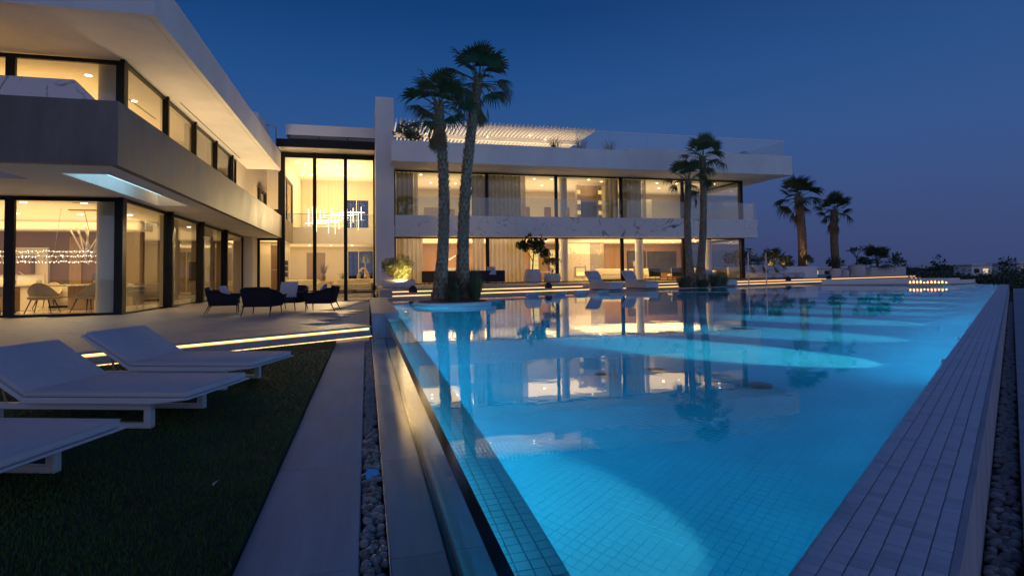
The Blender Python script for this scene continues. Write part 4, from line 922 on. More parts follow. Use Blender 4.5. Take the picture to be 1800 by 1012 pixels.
def cushion(label, loc, rot, s=.5, m='pillow', group='loose cushions on the patio chairs'):
    g = MB().grid(lambda u, v: ((u - .5) * s, (v - .5) * s, .075 * (math.sin(u * PI) * math.sin(v * PI)) ** .5), 10, 10)
    g.grid(lambda u, v: ((u - .5) * s, (v - .5) * s, -.075 * (math.sin(u * PI) * math.sin(v * PI)) ** .5), 10, 10)
    o = put('cushion', g.mesh('cushion', m, True), loc=loc, rot=rot); return tag(o, label, 'cushion', group)
cushion('square pale cushion on the lounge chair that faces the camera', (-2.62, 21.08, 1.02), (R(70), 0, R(-14)), .60)
cushion('pale cushion sticking up above the arm of the side-on lounge chair by the glass', (-4.50, 20.5, .98), (R(65), 0, R(75)), .5)
cushion('pale cushion peeking over the arm of the lounge chair standing alone', (-1.45, 20.4, 1.0), (R(62), 0, R(-100)), .5)

def daybed(label, loc, rz, group, pil=True):
    """long axis along local +y (head) to -y (foot)"""
    g = thing('daybed', label, 'daybed', loc, rz, group)
    MB().box(-.50, .50, -1.15, 1.15, .05, .34).build('base', 'pot', g, bevel=.02, world=False); MB().box(-.40, .40, -1.05, 1.05, 0, .049).build('plinth', 'black', g, world=False)
    MB().box(-.46, .46, -1.10, .45, .342, .44).build('mattress', 'mesh', g, True, .03, world=False)
    mt = Matrix.Translation((0, .45, .36)) @ Matrix.Rotation(R(52), 4, 'X')
    MB().box(-.46, .46, 0, .85, .0, .10, mt).build('backrest', 'mesh', g, True, .03, world=False); MB().box(-.44, .44, .02, .82, -.05, -.002, mt).build('back_frame', 'black', g, world=False)
    if pil: MB().box(-.40, .40, .25, .72, .102, .22, mt).build('pillow', 'pillow', g, True, .05, world=False)
    return g
gp = 'white daybeds beside the pool'
daybed('white daybed at the pool edge, left of its neighbour, before the fireplace', (12.9, 29.9, .515), R(20), gp)
daybed('white daybed at the pool edge, right of its neighbour, left of the slim palms', (15.6, 30.9, .515), R(20), gp)
daybed('white daybed half hidden behind the slim palm pair', (22.6, 33.3, .515), R(20), gp)
for i, (x, y) in enumerate(((30.2, 39.3), (31.5, 39.6), (32.8, 39.9), (34.1, 40.2))):
    daybed(['white daybed against the planter wall, nearest the glass corner of the house', 'second white daybed from the glass corner, against the planter wall', 'third white daybed from the glass corner, against the planter wall', 'white daybed against the planter wall, under the stout palm'][i], (x - .6, y - .6, .86), R(24), 'daybeds along the planter wall')
for i, (x, y) in enumerate(((6.9, 24.9), (8.3, 25.35), (9.5, 25.8), (10.8, 26.25))):
    t_ = ['white in-pool lounger on the shallow shelf, first from the round planter', 'white in-pool lounger on the shallow shelf, second from the round planter', 'white in-pool lounger on the shallow shelf, third from the round planter', 'white in-pool lounger on the shallow shelf, nearest the daybeds'][i]
    g = thing('pool_lounger', t_, 'pool lounger', (x, y, .03), R(200), 'white loungers standing in the shallow water')
    pr = [(-.9, 0), (-.6, .10), (-.1, .10), (.25, .26), (.8, .62), (.86, .60), (.4, .16), (.2, .0)]
    MB().prism([(b, c) for b, c in pr], -.34, .34, axis='x').build('body', 'lounge', g, True, .02, world=False)
    MB().box(-.25, .25, .45, .75, .47, .52, Matrix.Rotation(R(0), 4, 'X')).build('headrest', 'pillow', g, True, .02, world=False)
for i, (x, dz) in enumerate(((2.1, 0), (9.6, 0), (31.75, 0), (37.5, 0))):
    lab = ['dark dome speaker on the terrace step left of the round planter', 'dark dome speaker on the terrace step before the large white pot', 'dark dome speaker on the terrace step in front of the planter wall', 'dark dome speaker on the terrace step by the far pots'][i]
    g = thing('dome_speaker', lab, 'speaker', (x, L1(x) + .22, .69), 0, 'dark dome speakers along the steps')
    MB().lathe([(.20, 0), (.20, .06)], 18).build('base', 'black', g, True, world=False); MB().lathe([(.20, .061), (.195, .13), (.15, .23), (.08, .29), (.01, .31)], 18).build('dome', 'navy', g, True, world=False)
for i, x in enumerate((26.3, 28.35)):
    lab = ['thin outdoor shower post by the glass corner of the house', 'thin outdoor shower post in front of the planter wall'][i]
    y = L1(x) - .35; g = thing('outdoor_shower', lab, 'shower', (x, y, .515), 0, 'outdoor showers on the pool deck')
    MB().tube([(0, 0, .01), (0, 0, 2.25), (.08, 0, 2.38), (.2, 0, 2.42), (.5, 0, 2.40)], [.045, .04, .035, .03, .025], 8).build('post', 'steel', g, True, world=False)
    MB().lathe([(.02, 2.40), (.12, 2.35), (.12, 2.33)], 14, (.5, 0, 0)).build('shower_head', 'steel', g, True, world=False); MB().lathe([(.12, 0), (.12, .02)], 14).build('base', 'steel', g, world=False)
    MB().tube([(0, -.04, 1.05), (0, -.12, 1.05)], .02, 6).build('tap', 'steel', g, True, world=False)
# white walls and row of flames at the far end of the pool
g = thing('end_wall', 'low white wall closing the far end of the pool behind the flames', 'wall', (34, 27.6, .5), fixed=True)
MB().prism([(29.4, 31.6), (36.4, 27.9), (36.6, 28.2), (29.6, 31.9)], .516, .86).build('body', 'white', g); MB().prism([(36.41, 27.9), (38.6, 28.6), (38.5, 28.9), (36.61, 28.2)], .516, .74).build('end', 'white', g)
fb = thing('fire_trough', 'long low fire trough with a row of small flames at the pool end', 'fire bowl', (31.2, 25.75, .515), R(-40))
MB().box(-1.0, 1.0, -.16, .16, 0, .10).build('trough', 'pot', fb, bevel=.02, world=False); MB().box(-.93, .93, -.1, .1, .10, .115).build('burner', 'black', fb, world=False)
for k in range(11):
    h_ = random.uniform(.10, .2); MB().lathe([(.02, 0), (.055, h_ * .3), (.04, h_ * .6), (.004, h_)], 8).build('flame', 'flame', fb, True, world=False).location = (-.85 + .17 * k, random.uniform(-.04, .04), .115)

o = MB().grid(lambda u, v: ((u - .5) * .11, (v - .5) * .018 * math.sin(PI * min(.97, max(.03, u))) + .02 * math.sin(u * 3), .02 * abs(u - .5)), 8, 2).build('dry_leaf', 'dchair'); o.location = (-.98, 4.25, Z_LAWN + .045); o.rotation_euler = (.2, 0, 1.5)
tag(o, 'small pale curled dry leaf lying on the dark lawn beside the path', 'leaf')
# ------------------------------------------------------------------ inside the lit rooms
def curtain(label, x0, x1, y, z0, z1, m='sheer', group='sheer curtains behind the glass', amp=.10, wl=.30):
    n = max(12, int((x1 - x0) / wl * 10)); rd = random.Random(int(x0 * 100)); ph = rd.uniform(0, 6)
    mb = MB().grid(lambda u, v: (x0 + (x1 - x0) * u, y + amp * (math.sin((x1 - x0) * u / wl * 2 * PI + ph + .4 * math.sin(u * 9)) * (1 - .25 * v)), z0 + (z1 - z0) * v), n, 3)
    o = mb.build('curtain', m, None, True); return tag(o, label, 'curtain', group)
def curtain_y(label, x, y0, y1, z0, z1, m='sheer', group='sheer curtains behind the glass'):
    mb = MB().grid(lambda u, v: (x + .07 * math.sin((y1 - y0) * u / .26 * 2 * PI), y0 + (y1 - y0) * u, z0 + (z1 - z0) * v), max(12, int((y1 - y0) * 30)), 2)
    return tag(mb.build('curtain', m, None, True), label, 'curtain', group)
curtain('sheer curtain at the left end of the ground floor glass by the tower', 1.95, 3.7, 38.75, .88, 4.0)
curtain('wide closed sheer curtain behind the potted tree on the ground floor', 8.15, 10.8, 38.75, .88, 4.0)
curtain('narrow gathered curtain left of the first dark ground floor mullion', 7.1, 7.95, 38.8, .88, 4.0)
curtain('sheer curtain upstairs at the left end of the glass by the tower', 1.95, 3.1, 38.75, 4.75, 8.4, 'drape', 'grey curtains upstairs')
curtain('narrow pale curtain upstairs beside the grey one at the tower', 3.12, 3.4, 38.8, 4.75, 8.4)
curtain('narrow grey curtain upstairs just left of the first mullion', 7.1, 7.9, 38.8, 4.75, 8.4, 'drape', 'grey curtains upstairs')
curtain('wide closed grey curtain upstairs right of the first mullion', 8.1, 10.6, 38.75, 4.75, 8.4, 'drape', 'grey curtains upstairs')
curtain('narrow pale curtain upstairs at the edge of the wide grey one', 10.62, 11.0, 38.8, 4.75, 8.4)
curtain('grey curtain upstairs right of the bright shelves', 18.15, 20.0, 38.75, 4.75, 8.4, 'drape', 'grey curtains upstairs')
curtain('pale curtain upstairs at the right edge of the desk room curtain', 20.02, 20.4, 38.8, 4.75, 8.4)
curtain('pale curtain upstairs left of the mullion beside the shelves', 17.1, 17.9, 38.8, 4.75, 8.4)
curtain_y('sheer curtain at the second bay of the side glass of the left wing', -8.25, 26.3, 28.6, .32, 4.1, group='sheer curtains of the left wing')
curtain_y('sheer curtain at the third bay of the side glass of the left wing', -8.25, 32.0, 34.6, .32, 4.1, group='sheer curtains of the left wing')
curtain_y('pale upstairs blind behind the third side window of the left wing', -8.2, 29.3, 32.8, 4.7, 8.7, group='pale blinds of the left wing upstairs')
curtain_y('pale upstairs blind behind the last side window of the left wing', -8.2, 33.2, 37.8, 4.7, 8.7, group='pale blinds of the left wing upstairs')
# dining room
dt = thing('dining_table', 'long dining table with pale stone top and block feet behind the corner glass', 'table', (-11.9, 25.6, .318))
MB().prism([(-2.6, -.62), (2.4, -.62), (2.75, 0), (2.4, .62), (-2.6, .62), (-2.9, 0)], .90, .96).build('tabletop', 'grey_stone', dt, bevel=.01, world=False)
for x in (-1.5, 1.35): MB().box(x - .5, x + .5, -.35, .35, 0, .899).build('leg', 'wood', dt, bevel=.03, world=False)
dc = None
def dchair(label, loc, rz):
    global dc
    gp = 'upholstered dining chairs round the table'
    if dc: return dup(dc, loc, rz, label, gp)
    g = thing('dining_chair', label, 'chair', loc, rz, gp); sh = MB()
    def q(u, v, o=0):
        a = PI * (u - .5) * 1.25; k = (.35 + .08 * v + o); zt = .60 + .46 * math.cos(a * .8) ** 2
        return (-math.cos(a) * k + .05, math.sin(a) * k * 1.02, .50 + (zt - .50) * v)
    sh.grid(lambda u, v: q(u, v), 18, 3); m0 = len(sh.v); sh.grid(lambda u, v: q(u, v, -.06), 18, 3)
    for i in range(18):
        for e in (0, 3): sh.f.append((i * 4 + e, (i + 1) * 4 + e, m0 + (i + 1) * 4 + e, m0 + i * 4 + e))
    sh.build('backrest', 'dchair', g, True, world=False)
    MB().lathe([(.30, .46), (.42, .49), (.44, .56), (.36, .60), (.1, .61)], 22).build('seat', 'dchair', g, True, world=False)
    for x, y in ((.24, .24), (.24, -.24), (-.24, .24), (-.24, -.24)): MB().tube([(x, y, .49), (x * 1.6, y * 1.6, 0)], [.022, .014], 6).build('leg', 'black', g, True, world=False)
    dc = g; return g
for x, y, rz, lab in ((-9.55, 23.35, 150, 'tan dining chair at the right end of the table, turned away from the column'), (-11.0, 23.45, 95, 'tan dining chair with its back to the corner glass, middle of the front row'), (-12.4, 23.5, 85, 'tan dining chair partly behind the dark window post'), (-10.9, 27.3, -90, 'tan dining chair on the far side of the table, to the right'), (-12.6, 27.3, -90, 'tan dining chair on the far side of the table, to the left')):
    dchair(lab, (x, y, .318), R(rz))
for i, (x, y, h, r, lab) in enumerate(((-10.2, 25.5, .42, .16, 'clear glass hurricane vase on the right part of the dining table'), (-11.2, 25.4, .16, .07, 'small glass tumbler on the dining table by the hurricane vase'), (-12.1, 25.5, .18, .08, 'small glass tumbler in the middle of the dining table'), (-12.8, 25.3, .2, .07, 'glass carafe at the left part of the dining table'))):
    g = thing('glass_vase', lab, 'vase', (x, y, 1.279)); MB().lathe([(r * .8, 0), (r, .02), (r, h)], 16).lathe([(r * .9, .03), (r * .92, h)], 16).build('body', 'rail_glass', g, True, world=False)
    MB().lathe([(r * .6, .03), (r * .6, h * .35)], 12).build('candle', 'sofa', g, True, world=False)
ch = thing('crystal_chandelier', 'long bar shaped crystal chandelier sparkling over the dining table', 'chandelier', (-12.3, 24.6, 2.2), fixed=True)
fr_ = MB(); pts_ = []
for z in (2.14, 2.34, 2.52):
    for y in (24.4, 24.8): fr_.tube([(-14.6, y, z), (-9.95, y, z)], .012, 5)
nx = 44
for i in range(nx):
    x = -14.6 + i * 4.65 / (nx - 1)
    for y in (24.4, 24.8):
        for z in (2.14, 2.34, 2.52): pts_.append((x, y, z))
        fr_.tube([(x, y, 2.14), (x + (.16 if i % 2 else -.16), y, 2.52)], .008, 4)
fr_.build('frame', 'steel', ch)
cm = MB(); 
for p in pts_: cm.lathe([(.004, -.02), (random.uniform(.009, .017), 0), (.004, .02)], 6, (p[0] + random.uniform(-.03, .03), p[1], p[2] + random.uniform(-.03, .03)))
cm.build('crystals', 'crystal', ch, kind='stuff')
wr = MB()
for x in (-13.6, -12.6, -11.2): wr.tube([(x, 24.6, 2.53), (x + .2, 24.6, 4.14)], .008, 4)
wr.build('hanging_wires', 'steel', ch)
area('chandelier_light', (-12.3, 24.6, 2.05), 4, .5, 40, WARM2)
st = thing('stick_pendant', 'bundle of slanted stick lamps hanging behind the bar chandelier', 'pendant lamp', (-10.3, 25.2, 2.4), fixed=True)
for i in range(8):
    a = i * 2.4; MB().tube([(-10.35 + .62 * math.cos(a), 25.2 + .4 * math.sin(a), 3.45), (-10.35 + .1 * math.cos(a + 2), 25.2 + .1 * math.sin(a + 2), 2.05 + .12 * (i % 4))], .028, 6).build('stick', 'cream', st)
MB().tube([(-10.35, 25.2, 3.4), (-10.5, 25.2, 4.10)], .01, 4).build('wire', 'black', st); MB().box(-11.0, -10.1, 25.1, 25.3, 4.11, 4.148).build('ceiling_plate', 'taupe', st)
ku = thing('kitchen_units', 'brown kitchen cupboards with a lit pale splashback beyond the dining table', 'kitchen', (-17, 30.8, .32), fixed=True)
B(-21.5, -15.0, 30.9, 31.29, 1.75, 2.65).build('wall_cupboard', 'brown', ku); B(-21.5, -14.3, 30.6, 31.28, .32, 1.22).build('base_cupboard', 'taupe', ku); B(-21.6, -14.2, 30.55, 31.29, 1.221, 1.27).build('worktop', 'marble_warm', ku)
B(-21.5, -14.6, 31.25, 31.29, 1.271, 1.749).build('splashback', 'cream', ku); MB().tube([(-15.6, 31, 1.27), (-15.6, 31, 1.75), (-15.45, 30.9, 1.86), (-15.2, 30.8, 1.72)], .02, 6).build('tap', 'steel', ku, True)
area('cupboard_light', (-18, 31.05, 1.73), 6, .1, 22, WARM2)
isl2 = thing('kitchen_island', 'long pale stone kitchen island behind the dining table', 'kitchen island', (-13, 29, .32), fixed=True)
B(-16, -10.0, 28.5, 29.4, .32, 1.2).build('body', 'cream', isl2); B(-16.1, -9.9, 28.4, 29.5, 1.201, 1.27).build('worktop', 'marble_warm', isl2)
def sofa(label, loc, rz, L=2.6, m='sofa', group='ivory sofas indoors', back=True):
    g = thing('sofa', label, 'sofa', loc, rz, group)
    MB().box(-L / 2, L / 2, -.55, .55, .08, .42).build('base', m, g, True, .06, world=False); MB().box(-L / 2, L / 2, -.5, .5, 0, .079).build('plinth', 'black', g, world=False)
    if back: MB().box(-L / 2 + .02, L / 2 - .02, .28, .55, .421, .92).build('backrest', m, g, True, .09, world=False)
    for k in (-1, 1): MB().box(k * L / 4 - L / 4 + .04, k * L / 4 + L / 4 - .04, -.53, .26, .421, .56).build('seat_cushion', m, g, True, .05, world=False)
    MB().box(L / 2 - .28, L / 2, -.5, .5, .421, .70).build('armrest', m, g, True, .07, world=False); return g
sofa('ivory sofa seen through the first side bay of the left wing', (-11.5, 28.0, .318), R(180), 2.4)
sofa('ivory sofa seen through the third side bay of the left wing', (-11.2, 33.5, .318), R(200), 2.8)
sofa('low ivory sofa on the left in the glazed hall', (-4.7, 46.4, .322), R(15), 2.6)
sofa('low ivory sofa on the right in the glazed hall below the chandelier', (-.9, 45.6, .322), R(-12), 2.8)
sofa('ivory sofa before the fireplace side wall on the ground floor right', (19.4, 42.5, .868), R(8), 3.0)
sofa('ivory sofa in the last ground floor bay at the glass corner', (26.9, 42.0, .868), R(0), 2.6)
sofa('ivory sofa before the dark painting on the ground floor', (22.8, 44, .868), R(0), 2.4)
cb = thing('cabinet', 'pale boxy cabinet behind the last side bay of the left wing', 'cabinet', (-8.9, 38.8, .318)); B(-.7, .7, -.3, .3, .1, 1.0).build('body', 'wood', cb, bevel=.01, world=False); B(-.66, .66, -.26, .26, 0, .099).build('plinth', 'black', cb, world=False)
for k in (-1, 1): B(min(0, k * .69), max(0, k * .69), -.318, -.301, .12, .98).build('door', 'wood', cb, bevel=.004, world=False)
be = thing('slatted_bench', 'pale upholstered bench with stacked cushions behind the first side bay of the left wing', 'bench', (-9.2, 25.0, .318))
for k in range(3): MB().box(-.8 - .1 * k, .8, -.4, .4, .48 + k * .15, .60 + k * .15).build('cushion', 'sofa', be, True, .05, world=False)
for x in (-.7, .7):
    for y in (-.3, .3): MB().tube([(x, y, 0), (x, y, .48)], .03, 6).build('leg', 'sofa', be, True, world=False)
pt = thing('painting', 'small picture on the brown wall beyond the lounge in the left wing', 'painting', (-10.2, 40, 1.9)); B(-.7, .7, .0, .05, -.6, .6).build('canvas', 'dark_art', pt, world=False); B(-.75, .75, .051, .08, -.65, .65).build('frame', 'wood', pt, world=False)
# hall
hc = thing('tube_chandelier', 'large chandelier of crossing glowing tubes hanging in the glazed hall', 'chandelier', (-2.2, 45, 5.8), fixed=True)
rd = random.Random(21); ups = MB()
for i in range(15):
    x = -4.15 + i * .27 + rd.uniform(-.06, .06); L = rd.uniform(.7, 1.5); zc = 5.75 + rd.uniform(-.5, .5); y = 45 + rd.uniform(-.5, .5)
    MB().tube([(x, y, zc - L / 2), (x, y, zc + L / 2)], .030 if i % 3 == 0 else .018, 8).build('tube', 'tube', hc, True)
    ups.tube([(x, y, zc + L / 2), (x, y, 10.09)], .006, 4)
for i in range(9):
    x = -3.9 + i * .25 + rd.uniform(-.2, .2); L = rd.uniform(1.6, 2.6); z = 5.45 + i * .11 + rd.uniform(-.1, .1); y = 45 + rd.uniform(-.5, .5)
    MB().tube([(x - .4, y, z), (x + L - .5, y, z)], .017, 8).build('tube', 'tube', hc, True)
ups.build('hanging_wires', 'steel', hc)
cs = thing('console', 'pale stone console against the wall in the glazed hall', 'console table', (-3.7, 50.5, .322)); B(-1, 1, -.3, .3, .2, .75).build('body', 'marble_warm', cs, bevel=.01, world=False); B(-.9, .9, -.25, .25, 0, .199).build('plinth', 'black', cs, world=False)
def vase_branches(label, vlabel, loc, h, sd, m='leaf2'):
    g = thing('vase', vlabel, 'vase', loc); MB().lathe([(.10, 0), (.17, .2), (.15, .5), (.08, .62), (.10, .70)], 20).build('body', 'brown', g, True, world=False)
    tuft(label, (loc[0], loc[1], loc[2] + .68), 60, h, h * .7, sd, m, name='branches', cat='branches')
vase_branches('spray of dry branches in the brown vase on the hall console', 'brown vase on the hall console holding dry branches', (-3.5, 50.5, 1.073), .9, 71)
vase_branches('spray of yellow stems in the floor vase between the two hall sofas', 'floor vase with yellow stems between the hall sofas', (-1.75, 47.2, .322), .9, 72)
sp = thing('sculpture', 'ochre ring shaped sculpture standing at the back window of the hall', 'sculpture', (-.25, 50.5, .322)); 
ring = [(.42 * math.sin(a) * (1 - .25 * math.cos(a)), 0, .95 + .85 * math.cos(a)) for a in [2 * PI * i / 28 for i in range(29)]]
MB().tube(ring, [.15 + .05 * math.cos(2 * PI * i / 28 + 3) for i in range(29)], 10).build('ring', 'sculpt', sp, True, world=False); MB().box(-.4, .4, -.25, .25, 0, .08).build('base', 'black', sp, world=False)
hp = thing('hall_palm', 'feathery green palm seen through the hall back window', 'palm', (-.1, 56.5, .3)); MB().tube([(0, 0, 0), (0, 0, 2.6)], [.12, .09], 8).build('trunk', 'bark', hp, True, world=False)
o = put('fronds', tuft_mesh(150, 1.0, 1.2, 73, 'leaf2', .03), hp); o.location = (0, 0, 2.4)
spot('garden_spot', (-.3, 55.3, .5), (-.1, 56.5, 3.2), 700, WARM2, R(70), .6, .05)
for i, z in enumerate((2.55, 2.1, 1.65)):
    g = thing('wall_art', ['topmost of three small dark wall ornaments in the hall', 'middle of three small dark wall ornaments in the hall', 'lowest of three small dark wall ornaments in the hall'][i], 'wall art', (-5.97, 46.77, z)); MB().box(-.1, .1, -.05, .0, -.17, .17).build('body', 'black', g, True, .03, world=False); MB().box(-.05, .05, -.09, -.051, -.1, .1).build('inlay', 'dark_art', g, world=False)
# right wing ground floor
pn = thing('grand_piano', 'white grand piano with raised lid behind the sheer curtain', 'piano', (6.2, 43.2, .868))
cur = [(-1, -.7), (1, -.7), (1, .0), (.5, .2), (.2, .9), (-.3, 1.3), (-.8, 1.2), (-1, .8)]
MB().prism(cur, .75, 1.1).build('case', 'lounge', pn, bevel=.02, world=False); MB().prism(cur, 0, .05, mtx=Matrix.Translation((-1, 0, 1.12)) @ Matrix.Rotation(R(-33), 4, 'Y') @ Matrix.Translation((1, 0, 0))).build('lid', 'lounge', pn, bevel=.01, world=False)
for x, y in ((-.8, -.5), (.8, -.5), (-.3, .9)): MB().tube([(x, y, 0), (x, y, .75)], [.04, .06], 8).build('leg', 'lounge', pn, True, world=False)
MB().box(-.85, .85, -.85, -.701, .78, .86).build('keyboard', 'black', pn, world=False)
def osofa(label, loc, rz):
    g = thing('outdoor_sofa', label, 'sofa', loc, rz, 'dark outdoor sofas behind the island palms')
    MB().box(-1.2, 1.2, -.45, .45, .12, .42).build('base', 'navy', g, True, .04, world=False); MB().box(-1.25, 1.25, .32, .50, .13, .85).build('backrest', 'navy', g, True, .04, world=False)
    for k in (-1, 1): MB().box(min(k * 1.25, k * 1.08), max(k * 1.25, k * 1.08), -.45, .319, .13, .75).build('armrest', 'navy', g, True, .04, world=False)
    MB().box(-1.07, 1.07, -.44, .31, .421, .56).build('seat_cushion', 'navy_cush', g, True, .04, world=False)
    for x in (-1.1, 1.1):
        for y in (-.38, .4): MB().tube([(x, y, 0), (x, y, .12)], .03, 6).build('leg', 'black', g, True, world=False)
osofa('dark outdoor sofa seen left of the palm trunks', (4.6, 35.0, .86), R(150)); osofa('dark outdoor sofa seen right of the palm trunks', (7.2, 35.2, .86), R(200))
for i, (x, y, lab) in enumerate(((4.3, 34.8, 'grey cushion propped on the dark outdoor sofa left of the trunks'), (7.6, 34.9, 'grey cushion propped on the dark outdoor sofa right of the trunks'))): cushion(lab, (x, y, 1.70), (R(65), 0, R(-20 + 30 * i)), .55, group='grey cushions on the outdoor sofas')
bs = thing('display_shelves', 'brightly lit glass display shelves beside the marble chimney breast', 'shelves', (15.0, 44.6, .868), fixed=True)
B(14.6, 15.9, 44.75, 44.8, .87, 3.4).build('back_panel', 'shelf_glow', bs)
for i in range(7): B(14.6, 15.9, 44.45, 44.74, 1.0 + i * .38, 1.02 + i * .38).build('shelf', 'wood', bs)
B(14.52, 14.599, 44.4, 44.8, .87, 3.45).build('side', 'brown', bs); B(15.901, 15.98, 44.4, 44.8, .87, 3.45).build('side', 'brown', bs)
bt = MB(); rd = random.Random(5)
for i in range(6):
    for k in range(9):
        if rd.random() < .6: bt.lathe([(.035, 0), (.04, .02), (.04, .15), (.015, .2), (.015, .26)], 7, (14.72 + k * .135, 44.6, 1.021 + i * .38))
bt.build('bottles', 'brown', bs, kind='stuff')
bs = thing('display_shelves', 'narrow lit display shelves left of the first column on the ground floor', 'shelves', (13.2, 44.6, .868), fixed=True)
B(12.9, 13.7, 44.75, 44.8, .87, 3.4).build('back_panel', 'shelf_glow', bs)
for i in range(7): B(12.9, 13.7, 44.45, 44.74, 1.0 + i * .38, 1.02 + i * .38).build('shelf', 'wood', bs)
B(12.82, 12.899, 44.4, 44.8, .87, 3.45).build('side', 'brown', bs); B(13.701, 13.78, 44.4, 44.8, .87, 3.45).build('side', 'brown', bs)
for x0, x1, z0, z1, lab in ((24.6, 27.4, 1.5, 3.3, 'large dark painting on the tan wall at the right end of the ground floor'), (22.6, 24.35, 1.6, 3.35, 'dark square painting right of the second ground floor column')):
    g = thing('painting', lab, 'painting', ((x0 + x1) / 2, 46.6, z0)); w2 = (x1 - x0) / 2; B(-w2, w2, 0, .03, 0, z1 - z0).build('canvas', 'dark_art', g, world=False); B(-w2 - .04, w2 + .04, .031, .06, -.04, z1 - z0 + .04).build('frame', 'black', g, world=False)
for i, x in enumerate((22.0, 24.0)):
    lab = ['black framed lounge seat inside, left of its twin, seen from behind', 'black framed lounge seat inside, right of its twin, by the palm trunks'][i]
    g = thing('indoor_chair', lab, 'chair', (x, 40.6, .868), R(0), 'black framed seats on the ground floor')
    MB().box(-.5, .5, -.1, .0, .25, .95, Matrix.Rotation(R(-12), 4, 'X')).build('backrest', 'black', g, bevel=.02, world=False); MB().box(-.48, .48, -.0, .85, .28, .42).build('seat', 'sofa', g, True, .04, world=False)
    MB().box(-.45, .45, .02, .14, .43, .98, Matrix.Rotation(R(-12), 4, 'X')).build('back_cushion', 'sofa', g, True, .04, world=False)
    for xx in (-.45, .45):
        for yy in (.02, .8): MB().tube([(xx, yy, 0), (xx, yy, .28)], .025, 6).build('leg', 'black', g, True, world=False)
ct = thing('coffee_table', 'low pale table with a vase between the sofas on the ground floor', 'table', (20.8, 41.6, .868)); MB().lathe([(.7, .36), (.72, .40)], 28).build('tabletop', 'marble_warm', ct, True, world=False); MB().lathe([(.3, 0), (.25, .36)], 18).build('foot', 'wood', ct, True, world=False)
vase_branches('dried stems in the vase on the low ground floor table', 'dark vase on the low pale ground floor table', (20.8, 41.6, 1.27), .5, 74, 'sofa')
dn = thing('side_table', 'small dining table laid for guests behind the clipped bush', 'table', (12.6, 41.5, .868)); B(-1, 1, -.5, .5, .70, .75).build('tabletop', 'lounge', dn, bevel=.01, world=False)
for x in (-.9, .9):
    for y in (-.4, .4): MB().tube([(x, y, 0), (x, y, .7)], .03, 6).build('leg', 'lounge', dn, True, world=False)
# right wing upper storey
sh = thing('display_shelves', 'tall upstairs shelf unit with glowing compartments and a framed picture', 'shelves', (15.9, 42.6, 4.74), fixed=True)
B(15.8, 16.1, 41.2, 41.5, 4.75, 8.3).build('side', 'taupe', sh); B(17.55, 17.85, 41.2, 41.5, 4.75, 8.3).build('side', 'taupe', sh); B(16.101, 17.549, 41.45, 41.5, 4.75, 8.3).build('back_panel', 'wood', sh)
for i in range(4):
    for x in (15.82, 17.57): B(x, x + .26, 41.17, 41.199, 5.2 + i * .8, 5.5 + i * .8).build('compartment', 'shelf_glow', sh)
B(16.2, 17.45, 41.40, 41.449, 5.6, 7.0).build('picture', 'dark_art', sh); B(16.101, 17.549, 41.0, 41.449, 5.2, 5.3).build('shelf', 'wood', sh)
bd = thing('bed', 'white bed end seen through the upstairs glass by the column', 'bed', (12.6, 42, 4.74)); MB().box(-1, 1, -1, 1, .1, .5).build('mattress', 'sofa', bd, True, .06, world=False); MB().box(-1.05, 1.05, -1.05, 1.05, 0, .099).build('base', 'taupe', bd, world=False); MB().box(-.8, .8, .6, .95, .501, .68).build('pillow', 'sofa', bd, True, .06, world=False)
dk = thing('desk', 'white desk with papers by the upstairs glass', 'desk', (22.0, 39.6, 4.74)); B(-.95, .95, -.4, .4, .72, .78).build('desktop', 'lounge', dk, bevel=.01, world=False); B(-.9, -.82, -.36, .36, 0, .719).build('leg', 'lounge', dk, world=False); B(.82, .9, -.36, .36, 0, .719).build('leg', 'lounge', dk, world=False); B(-.5, -.1, -.2, .1, .781, .80).build('papers', 'sofa', dk, world=False)
dchair('round backed upholstered chair pushed up to the white upstairs desk', (20.5, 39.9, 4.74), R(10))
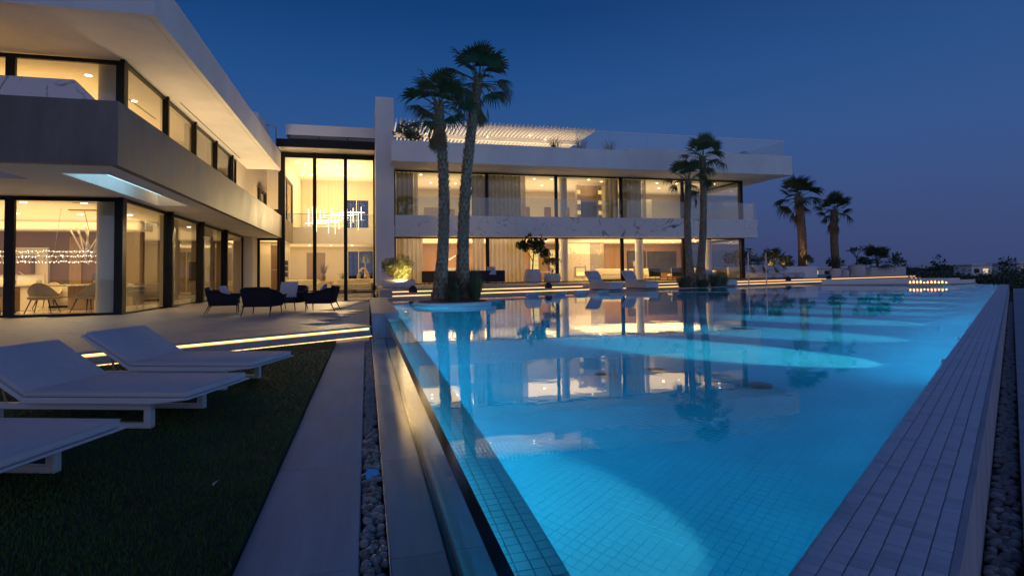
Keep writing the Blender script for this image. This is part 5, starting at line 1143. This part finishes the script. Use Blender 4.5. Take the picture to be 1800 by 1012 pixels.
dk2 = thing('desk', 'second white desk upstairs in the glass corner', 'desk', (26.3, 39.3, 4.74)); B(-.7, .7, -.35, .35, .72, .78).build('desktop', 'lounge', dk2, bevel=.01, world=False); B(-.65, -.57, -.3, .3, 0, .719).build('leg', 'lounge', dk2, world=False); B(.57, .65, -.3, .3, 0, .719).build('leg', 'lounge', dk2, world=False)
up = thing('tall_plant', 'tall plant with pale arching leaves behind the upstairs glass between the trunks', 'plant', (6.7, 38.9, 4.74)); MB().tube([(0, 0, .45), (.05, 0, 1.8), (.15, 0, 2.4)], [.03, .025, .02], 6).build('stem', 'stem', up, True, world=False)
MB().lathe([(.22, 0), (.26, .2), (.22, .48)], 20).build('pot', 'taupe', up, True, world=False); o = put('leaves', tuft_mesh(26, .85, .8, 75, 'leaf2', .05), up); o.location = (.12, 0, 2.2)
# roof terrace plants
for i, (x, y, L, lab) in enumerate(((12.3, 36.0, .95, 'spiky roof plant in front of the pergola end'), (14.2, 36.2, 1.05, 'feathery roof plant just right of the pergola end'), (16.3, 36.2, 1.0, 'spiky roof plant behind the first glass panel of the roof'))):
    tuft(lab, (x, y, 9.7), 90, L * .95, L * .8, 90 + i, 'leaf', name='roof_plant', cat='plant')
shrub('dark silvery roof bush beside the tower at the left end of the pergola', (2.6, 35.9, 9.7), .9, .6, 700, .2, 94, 'leaf')
shrub('low dome of a roof shrub behind the glass above the far corner', (27.0, 36.3, 9.5), .6, .3, 300, .14, 95, 'leaf')
spot('garden_spot', (2.6, 37.0, 9.75), (2.6, 36.8, 12), 60, WARM2, R(120), .8, .05)

# ------------------------------------------------------------------ layout units -> metres
for me_ in bpy.data.meshes:
    if me_.users:
        a = np.empty(len(me_.vertices) * 3, np.float32); me_.vertices.foreach_get('co', a); me_.vertices.foreach_set('co', a * S); me_.update()
for o in SC.objects:
    if o.type == 'CAMERA': continue
    o.location = o.location * S
for l in bpy.data.lights:
    l.energy *= S * S
    if l.type == 'AREA': l.size *= S; l.size_y *= S
    else: l.shadow_soft_size *= S
